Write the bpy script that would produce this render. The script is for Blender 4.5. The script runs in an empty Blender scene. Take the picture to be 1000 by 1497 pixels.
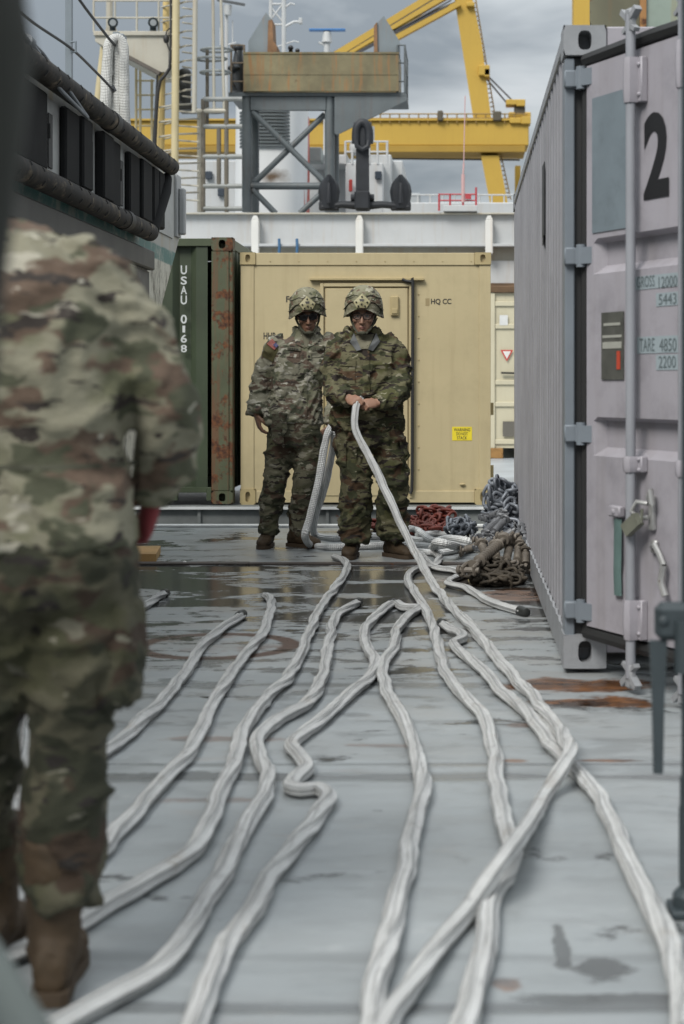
import bpy, bmesh, math, random
import numpy as np
from mathutils import Vector, Matrix, noise, Euler
from mathutils.bvhtree import BVHTree

random.seed(7)
SC = bpy.context.scene
COL = SC.collection
R = math.radians

# ------------------------------------------------------------------ camera
# eye 1.165 m above the deck, looking level along +Y, lens shifted down and left
F, HZ, CX, CAMH = 2400.0, 560.0, 670.0, 1.165     # focal length / horizon / principal point in photo pixels
cam = bpy.data.cameras.new('camera')
camo = bpy.data.objects.new('camera', cam)
COL.objects.link(camo)
camo.location = (0, 0, CAMH)
camo.rotation_euler = (R(90), 0, 0)
cam.sensor_fit = 'HORIZONTAL'
cam.sensor_width = 24
cam.lens = 24 * F / 1000
cam.shift_x = (500 - CX) / 1000
cam.shift_y = (HZ - 748.5) / 1000
cam.clip_start = .05
cam.clip_end = 6000
cam.dof.use_dof = True
cam.dof.focus_distance = 11.2
cam.dof.aperture_fstop = 3.7
SC.camera = camo

# ------------------------------------------------------------------ world, sun, exposure
SUN_EL, SUN_AZ = R(46), R(212)
w = bpy.data.worlds.new('World')
SC.world = w
w.use_nodes = True
wt = w.node_tree
wt.nodes.clear()
def wn(t, **k):
    n = wt.nodes.new(t)
    for a, b in k.items():
        setattr(n, a, b)
    return n
out = wn('ShaderNodeOutputWorld')
bg = wn('ShaderNodeBackground')
sky = wn('ShaderNodeTexSky', sky_type='NISHITA', sun_disc=False, sun_elevation=SUN_EL, sun_rotation=SUN_AZ)
tc = wn('ShaderNodeTexCoord')
mp = wn('ShaderNodeMapping')
mp.inputs['Scale'].default_value = (1.0, 1.0, 3.2)
mp.inputs['Location'].default_value = (.35, .2, .1)
wt.links.new(tc.outputs['Generated'], mp.inputs['Vector'])
n1 = wn('ShaderNodeTexNoise')
n1.inputs['Scale'].default_value = 5.0
n1.inputs['Detail'].default_value = 5
n1.inputs['Roughness'].default_value = .5
n1.inputs['Distortion'].default_value = .35
wt.links.new(mp.outputs['Vector'], n1.inputs['Vector'])
sep = wn('ShaderNodeSeparateXYZ')
wt.links.new(tc.outputs['Generated'], sep.inputs['Vector'])
# overcast deck: brighter to the right and towards the horizon, heavier rain cloud at the left
mx = wn('ShaderNodeMath', operation='MULTIPLY_ADD')
mx.inputs[1].default_value = .6
mx.inputs[2].default_value = .13
wt.links.new(sep.outputs['X'], mx.inputs[0])
mz = wn('ShaderNodeMath', operation='MULTIPLY_ADD')
mz.inputs[1].default_value = -1.1
wt.links.new(sep.outputs['Z'], mz.inputs[0])
wt.links.new(mx.outputs[0], mz.inputs[2])
cl = wn('ShaderNodeClamp')
cl.inputs['Min'].default_value = -.16
cl.inputs['Max'].default_value = .16
wt.links.new(mz.outputs[0], cl.inputs['Value'])
ad = wn('ShaderNodeMath', operation='ADD')
wt.links.new(n1.outputs['Fac'], ad.inputs[0])
fd = wn('ShaderNodeMapRange')                      # the uneven bank of cloud is low; overhead the overcast is even
for k_, v_ in (('From Min', .25), ('From Max', .5), ('To Min', 1.0), ('To Max', 0.0)):
    fd.inputs[k_].default_value = v_
wt.links.new(sep.outputs['Z'], fd.inputs['Value'])
gm = wn('ShaderNodeMath', operation='MULTIPLY')
wt.links.new(cl.outputs[0], gm.inputs[0]); wt.links.new(fd.outputs[0], gm.inputs[1])
wt.links.new(gm.outputs[0], ad.inputs[1])
rp = wn('ShaderNodeValToRGB')
cr = rp.color_ramp
cr.elements[0].position = .3
cr.elements[0].color = (.13, .146, .16, 1)
cr.elements[1].position = .72
cr.elements[1].color = (.365, .374, .38, 1)
e = cr.elements.new(.5)
e.color = (.255, .272, .282, 1)
wt.links.new(ad.outputs[0], rp.inputs['Fac'])
sc_ = wn('ShaderNodeVectorMath', operation='SCALE')
zen = wn('ShaderNodeMath', operation='MULTIPLY_ADD')      # an overcast sky is brighter overhead than at the horizon
zen.inputs[1].default_value = 15.0
zen.inputs[2].default_value = 5.2
wt.links.new(sep.outputs['Z'], zen.inputs[0])
wt.links.new(zen.outputs[0], sc_.inputs['Scale'])   # cloud radiance, in the units of a background of strength 0.1
wt.links.new(rp.outputs['Color'], sc_.inputs[0])
mixw = wn('ShaderNodeMix', data_type='RGBA')
mixw.inputs['Factor'].default_value = .97
wt.links.new(sky.outputs['Color'], mixw.inputs['A'])
wt.links.new(sc_.outputs[0], mixw.inputs['B'])
wt.links.new(mixw.outputs['Result'], bg.inputs['Color'])
bg.inputs['Strength'].default_value = .1
wt.links.new(bg.outputs[0], out.inputs[0])

sun = bpy.data.lights.new('sun', 'SUN')
sun.energy = 1.1
sun.angle = R(24)
sun.color = (1, .97, .92)
suno = bpy.data.objects.new('sun', sun)
COL.objects.link(suno)
_sd = Vector((math.sin(SUN_AZ) * math.cos(SUN_EL), math.cos(SUN_AZ) * math.cos(SUN_EL), math.sin(SUN_EL)))
suno.rotation_euler = _sd.to_track_quat('Z', 'Y').to_euler()
suno.location = (0, -5, 20)

SC.view_settings.view_transform = 'Standard'
SC.view_settings.look = 'None'
SC.view_settings.exposure = 1.47
SC.view_settings.gamma = 1
SC.cycles.use_denoising = True
SC.cycles.max_bounces = 6
SC.cycles.caustics_reflective = False
SC.cycles.caustics_refractive = False
SC.cycles.sample_clamp_indirect = 4

# ------------------------------------------------------------------ helpers: points
def P(px, py, Y):
    return Vector(((px - CX) * Y / F, Y, CAMH - (py - HZ) * Y / F))
def G(px, py, z=0.0):
    return P(px, py, (CAMH - z) * F / (py - HZ))

# ------------------------------------------------------------------ helpers: materials
class NT:
    def __init__(s, name):
        s.m = bpy.data.materials.new(name)
        s.m.use_nodes = True
        s.t = s.m.node_tree
        s.b = s.t.nodes['Principled BSDF']
        s.tc = s.t.nodes.new('ShaderNodeTexCoord')
    def n(s, t, inp=None, **k):
        nd = s.t.nodes.new(t)
        for a, b in k.items():
            setattr(nd, a, b)
        for a, b in (inp or {}).items():
            s.set(nd.inputs[a], b)
        return nd
    def set(s, sock, v):
        if isinstance(v, bpy.types.NodeSocket):
            s.t.links.new(v, sock)
        elif isinstance(v, (tuple, list)) and len(v) == 3 and sock.type == 'RGBA':
            sock.default_value = (*v, 1)
        else:
            sock.default_value = v
    def coord(s, scale=(1, 1, 1), loc=(0, 0, 0), rot=(0, 0, 0), kind='Object'):
        return s.n('ShaderNodeMapping', {'Vector': s.tc.outputs[kind], 'Scale': scale, 'Location': loc, 'Rotation': rot}).outputs[0]
    def noise(s, scale, vec, detail=4, rough=.55, dist=0.0):
        return s.n('ShaderNodeTexNoise', {'Vector': vec, 'Scale': scale, 'Detail': detail, 'Roughness': rough, 'Distortion': dist}).outputs['Fac']
    def ramp(s, fac, lo, hi, a=0.0, b=1.0):
        return s.n('ShaderNodeMapRange', {'Value': fac, 'From Min': lo, 'From Max': hi, 'To Min': a, 'To Max': b}, clamp=True).outputs[0]
    def mix(s, f, a, b):
        nd = s.n('ShaderNodeMix', data_type='RGBA')
        s.set(nd.inputs['Factor'], f)
        s.set(nd.inputs['A'], a)
        s.set(nd.inputs['B'], b)
        return nd.outputs['Result']
    def math(s, op, a, b=0.0):
        nd = s.n('ShaderNodeMath', operation=op)
        s.set(nd.inputs[0], a)
        s.set(nd.inputs[1], b)
        return nd.outputs[0]
    def bump(s, h, strength=.3, dist=.01):
        return s.n('ShaderNodeBump', {'Height': h, 'Strength': strength, 'Distance': dist}).outputs[0]
    def fin(s, col, rough=.6, metal=0.0, normal=None):
        s.set(s.b.inputs['Base Color'], col)
        s.set(s.b.inputs['Roughness'], rough)
        s.set(s.b.inputs['Metallic'], metal)
        if normal is not None:
            s.set(s.b.inputs['Normal'], normal)
        return s.m

def mul(c, k):
    return tuple(min(.95, x * k) for x in c)

def paint(name, col, rough=.5, var=.14, scale=2.5, rust=0.0, streak=0.0, streakcol=(.12, .06, .03), chips=0.0, bump=.1, bscale=30, metal=0.0, seed=0.0, grime=.0):
    """weathered paint: tonal variation, vertical dirt runs, rust patches, grime"""
    t = NT(name)
    v = t.coord(loc=(seed, seed * .7, seed * 1.3))
    base = t.mix(t.ramp(t.noise(scale, v, 5), .3, .7), mul(col, 1 - var), mul(col, 1 + var))
    rg = rough
    if grime:
        g = t.ramp(t.noise(scale * 2.2, v, 8, .7), .48, .75, 0, grime)
        base = t.mix(g, base, mul(col, .35))
    if streak:
        sv = t.coord((7, 7, .5), (seed, 3 + seed, 0))
        f = t.ramp(t.noise(1.6, sv, 4, .6), .52, .75, 0, streak)
        base = t.mix(f, base, streakcol)
    if chips:
        f = t.ramp(t.noise(scale * 7, v, 6, .65), 1 - chips * .52, 1.02 - chips * .5)
        base = t.mix(f, base, (.07, .06, .055))
    if rust:
        rn = t.noise(scale * 1.6, v, 9, .68)
        f = t.ramp(rn, .74 - rust * .3, .80 - rust * .3)
        rc = t.mix(t.ramp(t.noise(scale * 9, v, 4), .35, .65), (.045, .02, .012), (.155, .06, .022))
        base = t.mix(f, base, rc)
        rg = t.ramp(f, 0, 1, rough, .9)
    nb = t.bump(t.noise(bscale, v, 5), bump, .004) if bump else None
    return t.fin(base, rg, metal, nb)

def plain(name, col, rough=.5, metal=0.0, alpha=None):
    t = NT(name)
    m = t.fin(t.mix(t.noise(12, t.coord(), 4), mul(col, .85), mul(col, 1.12)), rough, metal)
    return m

def camo(name, tone=1.0, green=1.0, pale=.5, scale=8.5, seed=0.0, sat=1.0, dark=0.0):
    """multi-colour field camouflage: horizontal blotches of tan, sage, olive, brown, dark twigs and pale flecks"""
    t = NT(name)
    def c(r, g, b):
        m = (r + g + b) / 3
        return mul((m + (r - m) * sat, (m + (g - m) * sat) * (1 + .06 * (green - 1)), m + (b - m) * sat), tone)
    wob = t.n('ShaderNodeTexNoise', {'Vector': t.coord(), 'Scale': 14, 'Detail': 3})
    v0 = t.n('ShaderNodeVectorMath', {0: t.tc.outputs['Object'], 1: t.n('ShaderNodeVectorMath', {0: wob.outputs['Color'], 'Scale': .05}, operation='SCALE').outputs[0]}, operation='ADD').outputs[0]
    def lay(sx, sz, loc, sc, lo, w=.025, d=2.5):
        m = t.n('ShaderNodeMapping', {'Vector': v0, 'Scale': (sx, sx, sz), 'Location': (loc + seed, loc * 2.1 + seed, loc * .7)}).outputs[0]
        return t.ramp(t.noise(sc, m, d, .6), lo, lo + w)
    s = scale
    base = t.mix(lay(1, 1.6, 1.1, s * .55, .50, .10), c(.20, .188, .122), c(.118, .118, .058))
    base = t.mix(lay(1, 2.0, 5.3, s * .62, .545 + .02 * (1 - green), .03), base, c(.105, .066, .040))
    base = t.mix(lay(1, 1.8, 9.7, s * .75, .575 - dark * .05, .03), base, c(.062, .066, .034))
    base = t.mix(lay(1, 2.2, 13.9, s * .95, .66 - pale * .16, .04), base, c(.33, .31, .235))
    base = t.mix(lay(.8, 3.2, 19.1, s * 1.25, .635 - dark * .07, .02), base, c(.030, .022, .017))
    base = t.mix(lay(.9, 2.6, 24.6, s * 1.7, .69 - pale * .08, .02), base, c(.42, .40, .31))
    bv = t.coord((1, 1, 1))
    h = t.math('ADD', t.noise(26, t.coord((1, 1, 1.8)), 4, .6), t.math('MULTIPLY', t.noise(420, bv, 1), .08))
    return t.fin(base, .88, 0, t.bump(h, .55, .012))

# ------------------------------------------------------------------ helpers: mesh building
BASE = {}
class MB:
    def __init__(s, xf=None):
        s.v, s.f, s.xf, s.uv, s.mi = [], [], xf, None, None
    def add(s, vs, fs):
        k = len(s.v)
        for p in vs:
            p = Vector(p)
            s.v.append(s.xf(p) if s.xf else p)
        s.f += [tuple(i + k for i in q) for q in fs]
        return k
    def box(s, a, b, bev=0.0):
        x0, y0, z0 = [min(a[i], b[i]) for i in range(3)]
        x1, y1, z1 = [max(a[i], b[i]) for i in range(3)]
        e = min(bev, (x1 - x0) * .45, (y1 - y0) * .45, (z1 - z0) * .45)
        if e <= 0:
            s.add([(x0, y0, z0), (x1, y0, z0), (x1, y1, z0), (x0, y1, z0), (x0, y0, z1), (x1, y0, z1), (x1, y1, z1), (x0, y1, z1)],
                  [(0, 3, 2, 1), (4, 5, 6, 7), (0, 1, 5, 4), (1, 2, 6, 5), (2, 3, 7, 6), (3, 0, 4, 7)])
            return
        vs, fs, idx = [], [], {}
        for ix, X in enumerate((x0, x1)):
            for iy, Y in enumerate((y0, y1)):
                for iz, Z in enumerate((z0, z1)):
                    sx, sy, sz = (1, -1)[ix] * e, (1, -1)[iy] * e, (1, -1)[iz] * e
                    for ax, q in enumerate(((X, Y + sy, Z + sz), (X + sx, Y, Z + sz), (X + sx, Y + sy, Z))):
                        idx[ix, iy, iz, ax] = len(vs)
                        vs.append(q)
        I = lambda a, b_, c, d: idx[a, b_, c, d]
        for k in (0, 1):
            q = [I(k, 0, 0, 0), I(k, 1, 0, 0), I(k, 1, 1, 0), I(k, 0, 1, 0)]; fs.append(q if k else q[::-1])
            q = [I(0, k, 0, 1), I(0, k, 1, 1), I(1, k, 1, 1), I(1, k, 0, 1)]; fs.append(q if k else q[::-1])
            q = [I(0, 0, k, 2), I(1, 0, k, 2), I(1, 1, k, 2), I(0, 1, k, 2)]; fs.append(q if k else q[::-1])
        for a in (0, 1):
            for b_ in (0, 1):
                fs.append([I(0, a, b_, 1), I(1, a, b_, 1), I(1, a, b_, 2), I(0, a, b_, 2)])
                fs.append([I(a, 0, b_, 0), I(a, 1, b_, 0), I(a, 1, b_, 2), I(a, 0, b_, 2)])
                fs.append([I(a, b_, 0, 0), I(a, b_, 1, 0), I(a, b_, 1, 1), I(a, b_, 0, 1)])
        for a in (0, 1):
            for b_ in (0, 1):
                for c in (0, 1):
                    fs.append([I(a, b_, c, 0), I(a, b_, c, 1), I(a, b_, c, 2)])
        s.add(vs, fs)
    def prism(s, poly, ext):
        """poly: list of 3-D points (planar), ext: extrusion vector"""
        n = len(poly); ext = Vector(ext)
        vs = [Vector(p) for p in poly] + [Vector(p) + ext for p in poly]
        s.add(vs, [tuple(range(n))[::-1], tuple(range(n, 2 * n))] + [(i, (i + 1) % n, (i + 1) % n + n, i + n) for i in range(n)])
    def ring_loft(s, rings, cap=True, closed=False):
        n = len(rings[0]); k = len(rings)
        vs = [p for r in rings for p in r]
        fs = []
        for i in range(k if closed else k - 1):
            j = (i + 1) % k
            for a in range(n):
                b = (a + 1) % n
                fs.append((i * n + a, i * n + b, j * n + b, j * n + a))
        if cap and not closed:
            fs.append(tuple(range(n))[::-1]); fs.append(tuple((k - 1) * n + a for a in range(n)))
        return s.add(vs, fs)
    def tube(s, pts, r, n=10, cap=True, up=None, closed=False):
        pts = [Vector(p) for p in pts]; k = len(pts)
        rr = r if isinstance(r, (list, tuple)) else [r] * k
        rings = []; u = None
        for i in range(k):
            if closed:
                t = pts[(i + 1) % k] - pts[i - 1]
            else:
                t = pts[min(i + 1, k - 1)] - pts[max(i - 1, 0)]
            t.normalize()
            if u is None:
                ref = Vector(up) if up else (Vector((0, 0, 1)) if abs(t.z) < .9 else Vector((1, 0, 0)))
                u = ref - t * ref.dot(t)
            else:
                u = u - t * u.dot(t)
            u.normalize()
            v = t.cross(u)
            ra, rb = rr[i] if isinstance(rr[i], (tuple, list)) else (rr[i], rr[i])
            rings.append([pts[i] + u * (ra * math.cos(2 * math.pi * a / n)) + v * (rb * math.sin(2 * math.pi * a / n)) for a in range(n)])
        return s.ring_loft(rings, cap, closed)
    def ell(s, c, rad, nu=16, nv=10, rot=None):
        c = Vector(c); rings = []
        m = rot or Matrix.Identity(3)
        for j in range(1, nv):
            ph = math.pi * j / nv
            rings.append([c + m @ Vector((rad[0] * math.sin(ph) * math.cos(2 * math.pi * i / nu), rad[1] * math.sin(ph) * math.sin(2 * math.pi * i / nu), -rad[2] * math.cos(ph))) for i in range(nu)])
        s.ring_loft(rings, True)
    def slices(s, secs, n=28, p=2.3):
        """horizontal super-ellipse sections: (centre, half width, half depth[, yaw])"""
        rings = []
        for q in secs:
            c, a, b = Vector(q[0]), q[1], q[2]
            yw = q[3] if len(q) > 3 else 0
            ring = []
            for i in range(n):
                th = 2 * math.pi * i / n
                cs, sn = math.cos(th), math.sin(th)
                x = a * math.copysign(abs(cs) ** (2 / p), cs); y = b * math.copysign(abs(sn) ** (2 / p), sn)
                ring.append(c + Vector((x * math.cos(yw) - y * math.sin(yw), x * math.sin(yw) + y * math.cos(yw), 0)))
            rings.append(ring)
        s.ring_loft(rings, True)
    def bar(s, a, b, w, h=None, up=(0, 0, 1)):
        """rectangular bar between two points"""
        a, b = Vector(a), Vector(b); h = h or w
        t = (b - a).normalized(); upv = Vector(up)
        if abs(t.dot(upv)) > .95:
            upv = Vector((1, 0, 0))
        u = (upv - t * upv.dot(t)).normalized(); v = t.cross(u)
        ring = lambda p: [p + u * h / 2 + v * w / 2, p - u * h / 2 + v * w / 2, p - u * h / 2 - v * w / 2, p + u * h / 2 - v * w / 2]
        s.ring_loft([ring(a), ring(b)], True)
    def build(s, name, mat, parent=None, smooth=False, loc=None, angle=40):
        me = bpy.data.meshes.new(name)
        base = BASE.get(parent.name) if parent is not None else Vector(loc or (0, 0, 0))
        me.from_pydata([tuple(p - base) for p in s.v], [], s.f)
        bm = bmesh.new(); bm.from_mesh(me)
        bmesh.ops.recalc_face_normals(bm, faces=bm.faces)
        bm.to_mesh(me); bm.free()
        if s.uv is not None:
            l = me.uv_layers.new(name='UVMap')
            for lp in me.loops:
                l.data[lp.index].uv = s.uv[lp.vertex_index]
        return link(name, me, mat, parent, base, smooth, angle)

def link(name, me, mat, parent, base, smooth=False, angle=40):
    o = bpy.data.objects.new(name, me)
    COL.objects.link(o)
    for m in (mat if isinstance(mat, list) else [mat]):
        me.materials.append(m)
    if smooth:
        me.polygons.foreach_set('use_smooth', [True] * len(me.polygons))
        if smooth != 'all':
            me.set_sharp_from_angle(angle=R(angle))
    if parent is not None:
        o.parent = parent
    else:
        o.location = base
    BASE[o.name] = base.copy()
    return o

def tag(o, label=None, cat=None, group=None, kind=None):
    if label: o['label'] = label
    if cat: o['category'] = cat
    if group: o['group'] = group
    if kind: o['kind'] = kind
    return o
def empty(name, loc, label=None, cat=None, group=None):
    o = bpy.data.objects.new(name, None)
    COL.objects.link(o)
    o.location = loc
    o.empty_display_size = .1
    BASE[o.name] = Vector(loc)
    return tag(o, label, cat, group)
def copy_tree(o, parent=None):
    c = o.copy()
    COL.objects.link(c)
    if parent is not None:
        c.parent = parent
    for ch in list(o.children):
        copy_tree(ch, c)
    return c

def catmull(pts, step):
    pts = [Vector(p) for p in pts]
    q = [pts[0] * 2 - pts[1]] + pts + [pts[-1] * 2 - pts[-2]]
    o = []
    for i in range(1, len(q) - 2):
        a, b, c, d = q[i - 1:i + 3]
        n = max(2, int((c - b).length / step))
        for k in range(n):
            t = k / n
            o.append(.5 * ((2 * b) + (c - a) * t + (2 * a - 5 * b + 4 * c - d) * t * t + (3 * b - a - 3 * c + d) * t ** 3))
    o.append(pts[-1])
    return o

def remesh(mb, voxel, smooth=4, fac=.5):
    me = bpy.data.meshes.new('tmp')
    me.from_pydata([tuple(p) for p in mb.v], [], mb.f)
    bm = bmesh.new(); bm.from_mesh(me); bmesh.ops.recalc_face_normals(bm, faces=bm.faces); bm.to_mesh(me); bm.free()
    o = bpy.data.objects.new('tmp', me)
    COL.objects.link(o)
    m = o.modifiers.new('r', 'REMESH'); m.mode = 'VOXEL'; m.voxel_size = voxel; m.adaptivity = 0
    m = o.modifiers.new('s', 'SMOOTH'); m.factor = fac; m.iterations = smooth
    dg = bpy.context.evaluated_depsgraph_get()
    r = bpy.data.meshes.new_from_object(o.evaluated_get(dg))
    bpy.data.objects.remove(o); bpy.data.meshes.remove(me)
    return r

def displace(me, fn):
    n = len(me.vertices)
    co = np.empty(n * 3); me.vertices.foreach_get('co', co); co = co.reshape(n, 3)
    nr = np.empty(n * 3); me.vertex_normals.foreach_get('vector', nr); nr = nr.reshape(n, 3)
    d = np.array([fn(Vector(c), Vector(q)) for c, q in zip(co, nr)])
    co += nr * d[:, None]
    me.vertices.foreach_set('co', co.ravel()); me.update()

def folds(amp, f=(6, 6, 13), seed=0, mask=None, ctr=(0, 0, 0)):
    ctr = Vector(ctr)
    def fn(w_, q):
        c = w_ - ctr
        wv = noise.noise(Vector((c.x * 5 + seed, c.y * 5, c.z * 4)))
        dg_ = noise.noise(Vector((c.x * 2.1 + seed * 1.7, c.y * 2.1, c.z * 1.6)))
        p = Vector((c.x * f[0] + seed * 3.1, c.y * f[1] + wv * .8, (c.z + .9 * dg_ * (c.x + c.y)) * f[2] + wv * 1.2))
        a = 1 - 3.4 * abs(noise.noise(p)); b = 1 - 3.2 * abs(noise.noise(p * 1.9 + Vector((5, 3, 1))))
        k = mask(w_) if mask else 1
        return amp * k * (1.25 * max(a, 0) ** 1.6 + .6 * max(b, 0) ** 1.6 - .42)
    return fn

def bvh_of(me):
    return BVHTree.FromPolygons([v.co.copy() for v in me.vertices], [tuple(p.vertices) for p in me.polygons])

def drape(mb, bvh, corners, y0, off=.004, nu=10, nv=10, d=(0, 1, 0), bow=0.0):
    """patch of cloth laid onto a surface: corners (x, z) x4 in order, projected along d"""
    d = Vector(d).normalized()
    g = []
    for j in range(nv + 1):
        for i in range(nu + 1):
            u, v = i / nu, j / nv
            a, b, c, e = [Vector((q[0], q[1])) for q in corners]
            p = a * (1 - u) * (1 - v) + b * u * (1 - v) + c * u * v + e * (1 - u) * v
            o = Vector((p.x, y0, p.y)) - d * 0.3
            h = bvh.ray_cast(o, d)
            if h[0] is None:
                h = bvh.find_nearest(Vector((p.x, y0, p.y)))
            g.append(h[0] - d * (off + bow * (1 - (2 * u - 1) ** 4) * (1 - (2 * v - 1) ** 4)))
    W = nu + 1
    n = len(g)
    vs = g + [p + d * (off + .012) for p in g]
    fs = []
    for j in range(nv):
        for i in range(nu):
            q = (j * W + i, j * W + i + 1, (j + 1) * W + i + 1, (j + 1) * W + i)
            fs.append(q); fs.append(tuple(k + n for k in q[::-1]))
    edge = [i for i in range(W)] + [j * W + nu for j in range(1, nv + 1)] + [nv * W + i for i in range(nu - 1, -1, -1)] + [j * W for j in range(nv - 1, 0, -1)]
    for a, b in zip(edge, edge[1:] + edge[:1]):
        fs.append((a, b, b + n, a + n))
    mb.add(vs, fs)

_TX = {}
def text_in(mb, body, u0, u1, w0, w1, fn, bold=.0):
    """lettering stretched into the box u0..u1 x w0..w1, fn(u, w) -> point"""
    key = (body, bold)
    if key not in _TX:
        c = bpy.data.curves.new('t', 'FONT'); c.body = body; c.offset = bold; c.resolution_u = 4
        o = bpy.data.objects.new('t', c); COL.objects.link(o)
        dg = bpy.context.evaluated_depsgraph_get()
        me = bpy.data.meshes.new_from_object(o.evaluated_get(dg))
        _TX[key] = ([v.co.copy() for v in me.vertices], [tuple(p.vertices) for p in me.polygons])
        bpy.data.objects.remove(o); bpy.data.curves.remove(c); bpy.data.meshes.remove(me)
    vs, fs = _TX[key]
    xs = [v.x for v in vs]; ys = [v.y for v in vs]
    x0, x1, y0, y1 = min(xs), max(xs), min(ys), max(ys)
    mb.add([fn(u0 + (v.x - x0) / (x1 - x0) * (u1 - u0), w0 + (v.y - y0) / (y1 - y0) * (w1 - w0)) for v in vs], fs)

def plate_hole(mb, o, ux, uz, w, h, hw, hh, depth, n=24, cx=None, cz=None):
    """plate w x h in the plane (ux, uz) at corner o with an oval hole that goes in by depth"""
    o, ux, uz = Vector(o), Vector(ux), Vector(uz)
    nrm = ux.cross(uz)
    cx = w / 2 if cx is None else cx; cz = h / 2 if cz is None else cz
    outer, inner, back = [], [], []
    for i in range(n):
        th = 2 * math.pi * (i + .5) / n
        c, s_ = math.cos(th), math.sin(th)
        k = 1e9
        if c > 1e-6: k = min(k, (w - cx) / c)
        if c < -1e-6: k = min(k, -cx / c)
        if s_ > 1e-6: k = min(k, (h - cz) / s_)
        if s_ < -1e-6: k = min(k, -cz / s_)
        outer.append(o + ux * (cx + c * k) + uz * (cz + s_ * k))
        e = (abs(c) ** 3 + abs(s_) ** 3) ** (-1 / 3)
        q = o + ux * (cx + hw * c * e) + uz * (cz + hh * s_ * e)
        inner.append(q); back.append(q - nrm * depth)
    k = len(mb.v)
    mb.add(outer + inner + back, [(i, (i + 1) % n, n + (i + 1) % n, n + i) for i in range(n)] + [(n + i, n + (i + 1) % n, 2 * n + (i + 1) % n, 2 * n + i) for i in range(n)] + [tuple(range(2 * n, 3 * n))])

def fitting(mb, x0, x1, y0, y1, z0, z1, face='-y'):
    """ISO corner casting with an oval hole in the face that looks at the viewer"""
    plate_hole(mb, (x0, y0, z0), (1, 0, 0), (0, 0, 1), x1 - x0, z1 - z0, .027 * (x1 - x0) / .17, .042 * (z1 - z0) / .13, .11)
    mb.add([(x0, y0, z0), (x1, y0, z0), (x1, y0, z1), (x0, y0, z1), (x0, y1, z0), (x1, y1, z0), (x1, y1, z1), (x0, y1, z1)],
           [(4, 5, 6, 7), (0, 1, 5, 4), (1, 2, 6, 5), (2, 3, 7, 6), (3, 0, 4, 7)])

# ================================================================== SETTING
# ---- deck material: worn grey paint, wet in streaks, rust ring and rust stains
t = NT('deck')
sx = t.n('ShaderNodeSeparateXYZ', {0: t.tc.outputs['Object']})
X_, Y_ = sx.outputs['X'], sx.outputs['Y']
v1 = t.coord((1, 1, 1))
vs_ = t.coord((.8, 1.5, 1))
vf_ = t.coord((1.5, 4, 1))
dbase = t.mix(t.ramp(t.noise(.9, vs_, 6, .6), .3, .7), (.215, .233, .24), (.32, .342, .348))
dbase = t.mix(t.ramp(t.noise(2.2, vf_, 5, .6), .5, .78, 0, .5), dbase, (.20, .21, .215))
dbase = t.mix(t.ramp(t.noise(9, v1, 7, .7), .60, .72, 0, .45), dbase, (.37, .385, .385))
dbase = t.mix(t.ramp(t.noise(3.1, t.coord((.8, 2, 1), (4, 7, 0)), 7, .68), .60, .70, 0, .30), dbase, (.24, .19, .15))
wetn = t.noise(1.15, t.coord((.95, 1.7, 1), (2.3, 1.1, 0)), 7, .66, .4)
wy = t.n('ShaderNodeFloatCurve')
wy.mapping.curves[0].points[0].location = (0, .40)
wy.mapping.curves[0].points[1].location = (1, .46)
for px_, v_ in ((.28, .40), (.36, .40), (.44, .50), (.50, .555), (.57, .56), (.59, .45), (.72, .46)):
    wy.mapping.curves[0].points.new(px_, v_)
wy.mapping.update()
t.set(wy.inputs['Value'], t.math('MULTIPLY', Y_, 1 / 18))
wet = t.ramp(t.math('ADD', wetn, wy.outputs[0]), 1.0, 1.035)
# bands of standing water along the plate seams
def band(y0, hw, amt):
    d = t.math('ABSOLUTE', t.math('SUBTRACT', Y_, y0))
    d = t.math('ADD', t.math('DIVIDE', d, hw), t.math('MULTIPLY', t.noise(2.4, t.coord((.8, 3, 1), (y0, 0, 0)), 5), 2.0))
    return t.ramp(d, 1.7, 1.2, 0, amt)
for y0, hw, am in ((4.86, .10, .55), (5.02, .05, .5), (3.06, .07, .6), (6.35, .08, .5), (3.33, .05, .25)):
    wet = t.math('MAXIMUM', wet, band(y0, hw, am))
def stain(px, py, rx, ry, k=1.0, seed=0):
    c = G(px, py)
    a = t.math('DIVIDE', t.math('SUBTRACT', X_, c.x), rx); b = t.math('DIVIDE', t.math('SUBTRACT', Y_, c.y), ry)
    e = t.math('SQRT', t.math('ADD', t.math('MULTIPLY', a, a), t.math('MULTIPLY', b, b)))
    e = t.math('ADD', e, t.math('MULTIPLY', t.noise(3.5, t.coord((1.3, 2.2, 1), (seed, seed, 0)), 8, .72), 1.9))
    return t.ramp(e, 1.66, 1.48, 0, k)
rust = None
for a in ((850, 1002, .46, .20, 1, 1), (872, 1027, .36, .16, 1, 2), (800, 1000, .2, .2, .9, 12), (770, 1060, .12, .06, .6, 3), (880, 1112, .15, .03, .8, 4), (752, 1112, .08, .04, .7, 5), (740, 1440, .05, .06, .6, 6),
          (330, 1080, .3, .06, .5, 7), (560, 1090, .2, .04, .4, 8), (300, 1170, .2, .05, .4, 9), (760, 870, .3, .5, .8, 10), (700, 850, .4, .4, .5, 11)):
    s_ = stain(*a)
    rust = s_ if rust is None else t.math('MAXIMUM', rust, s_)
rc_ = G(315, 944)
dx_ = t.math('SUBTRACT', X_, rc_.x); dy_ = t.math('SUBTRACT', Y_, rc_.y)
dist = t.math('SQRT', t.math('ADD', t.math('MULTIPLY', dx_, dx_), t.math('MULTIPLY', dy_, dy_)))
dist = t.math('ADD', dist, t.math('MULTIPLY', t.math('SUBTRACT', t.noise(14, v1, 6, .75), .5), .06))
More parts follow.
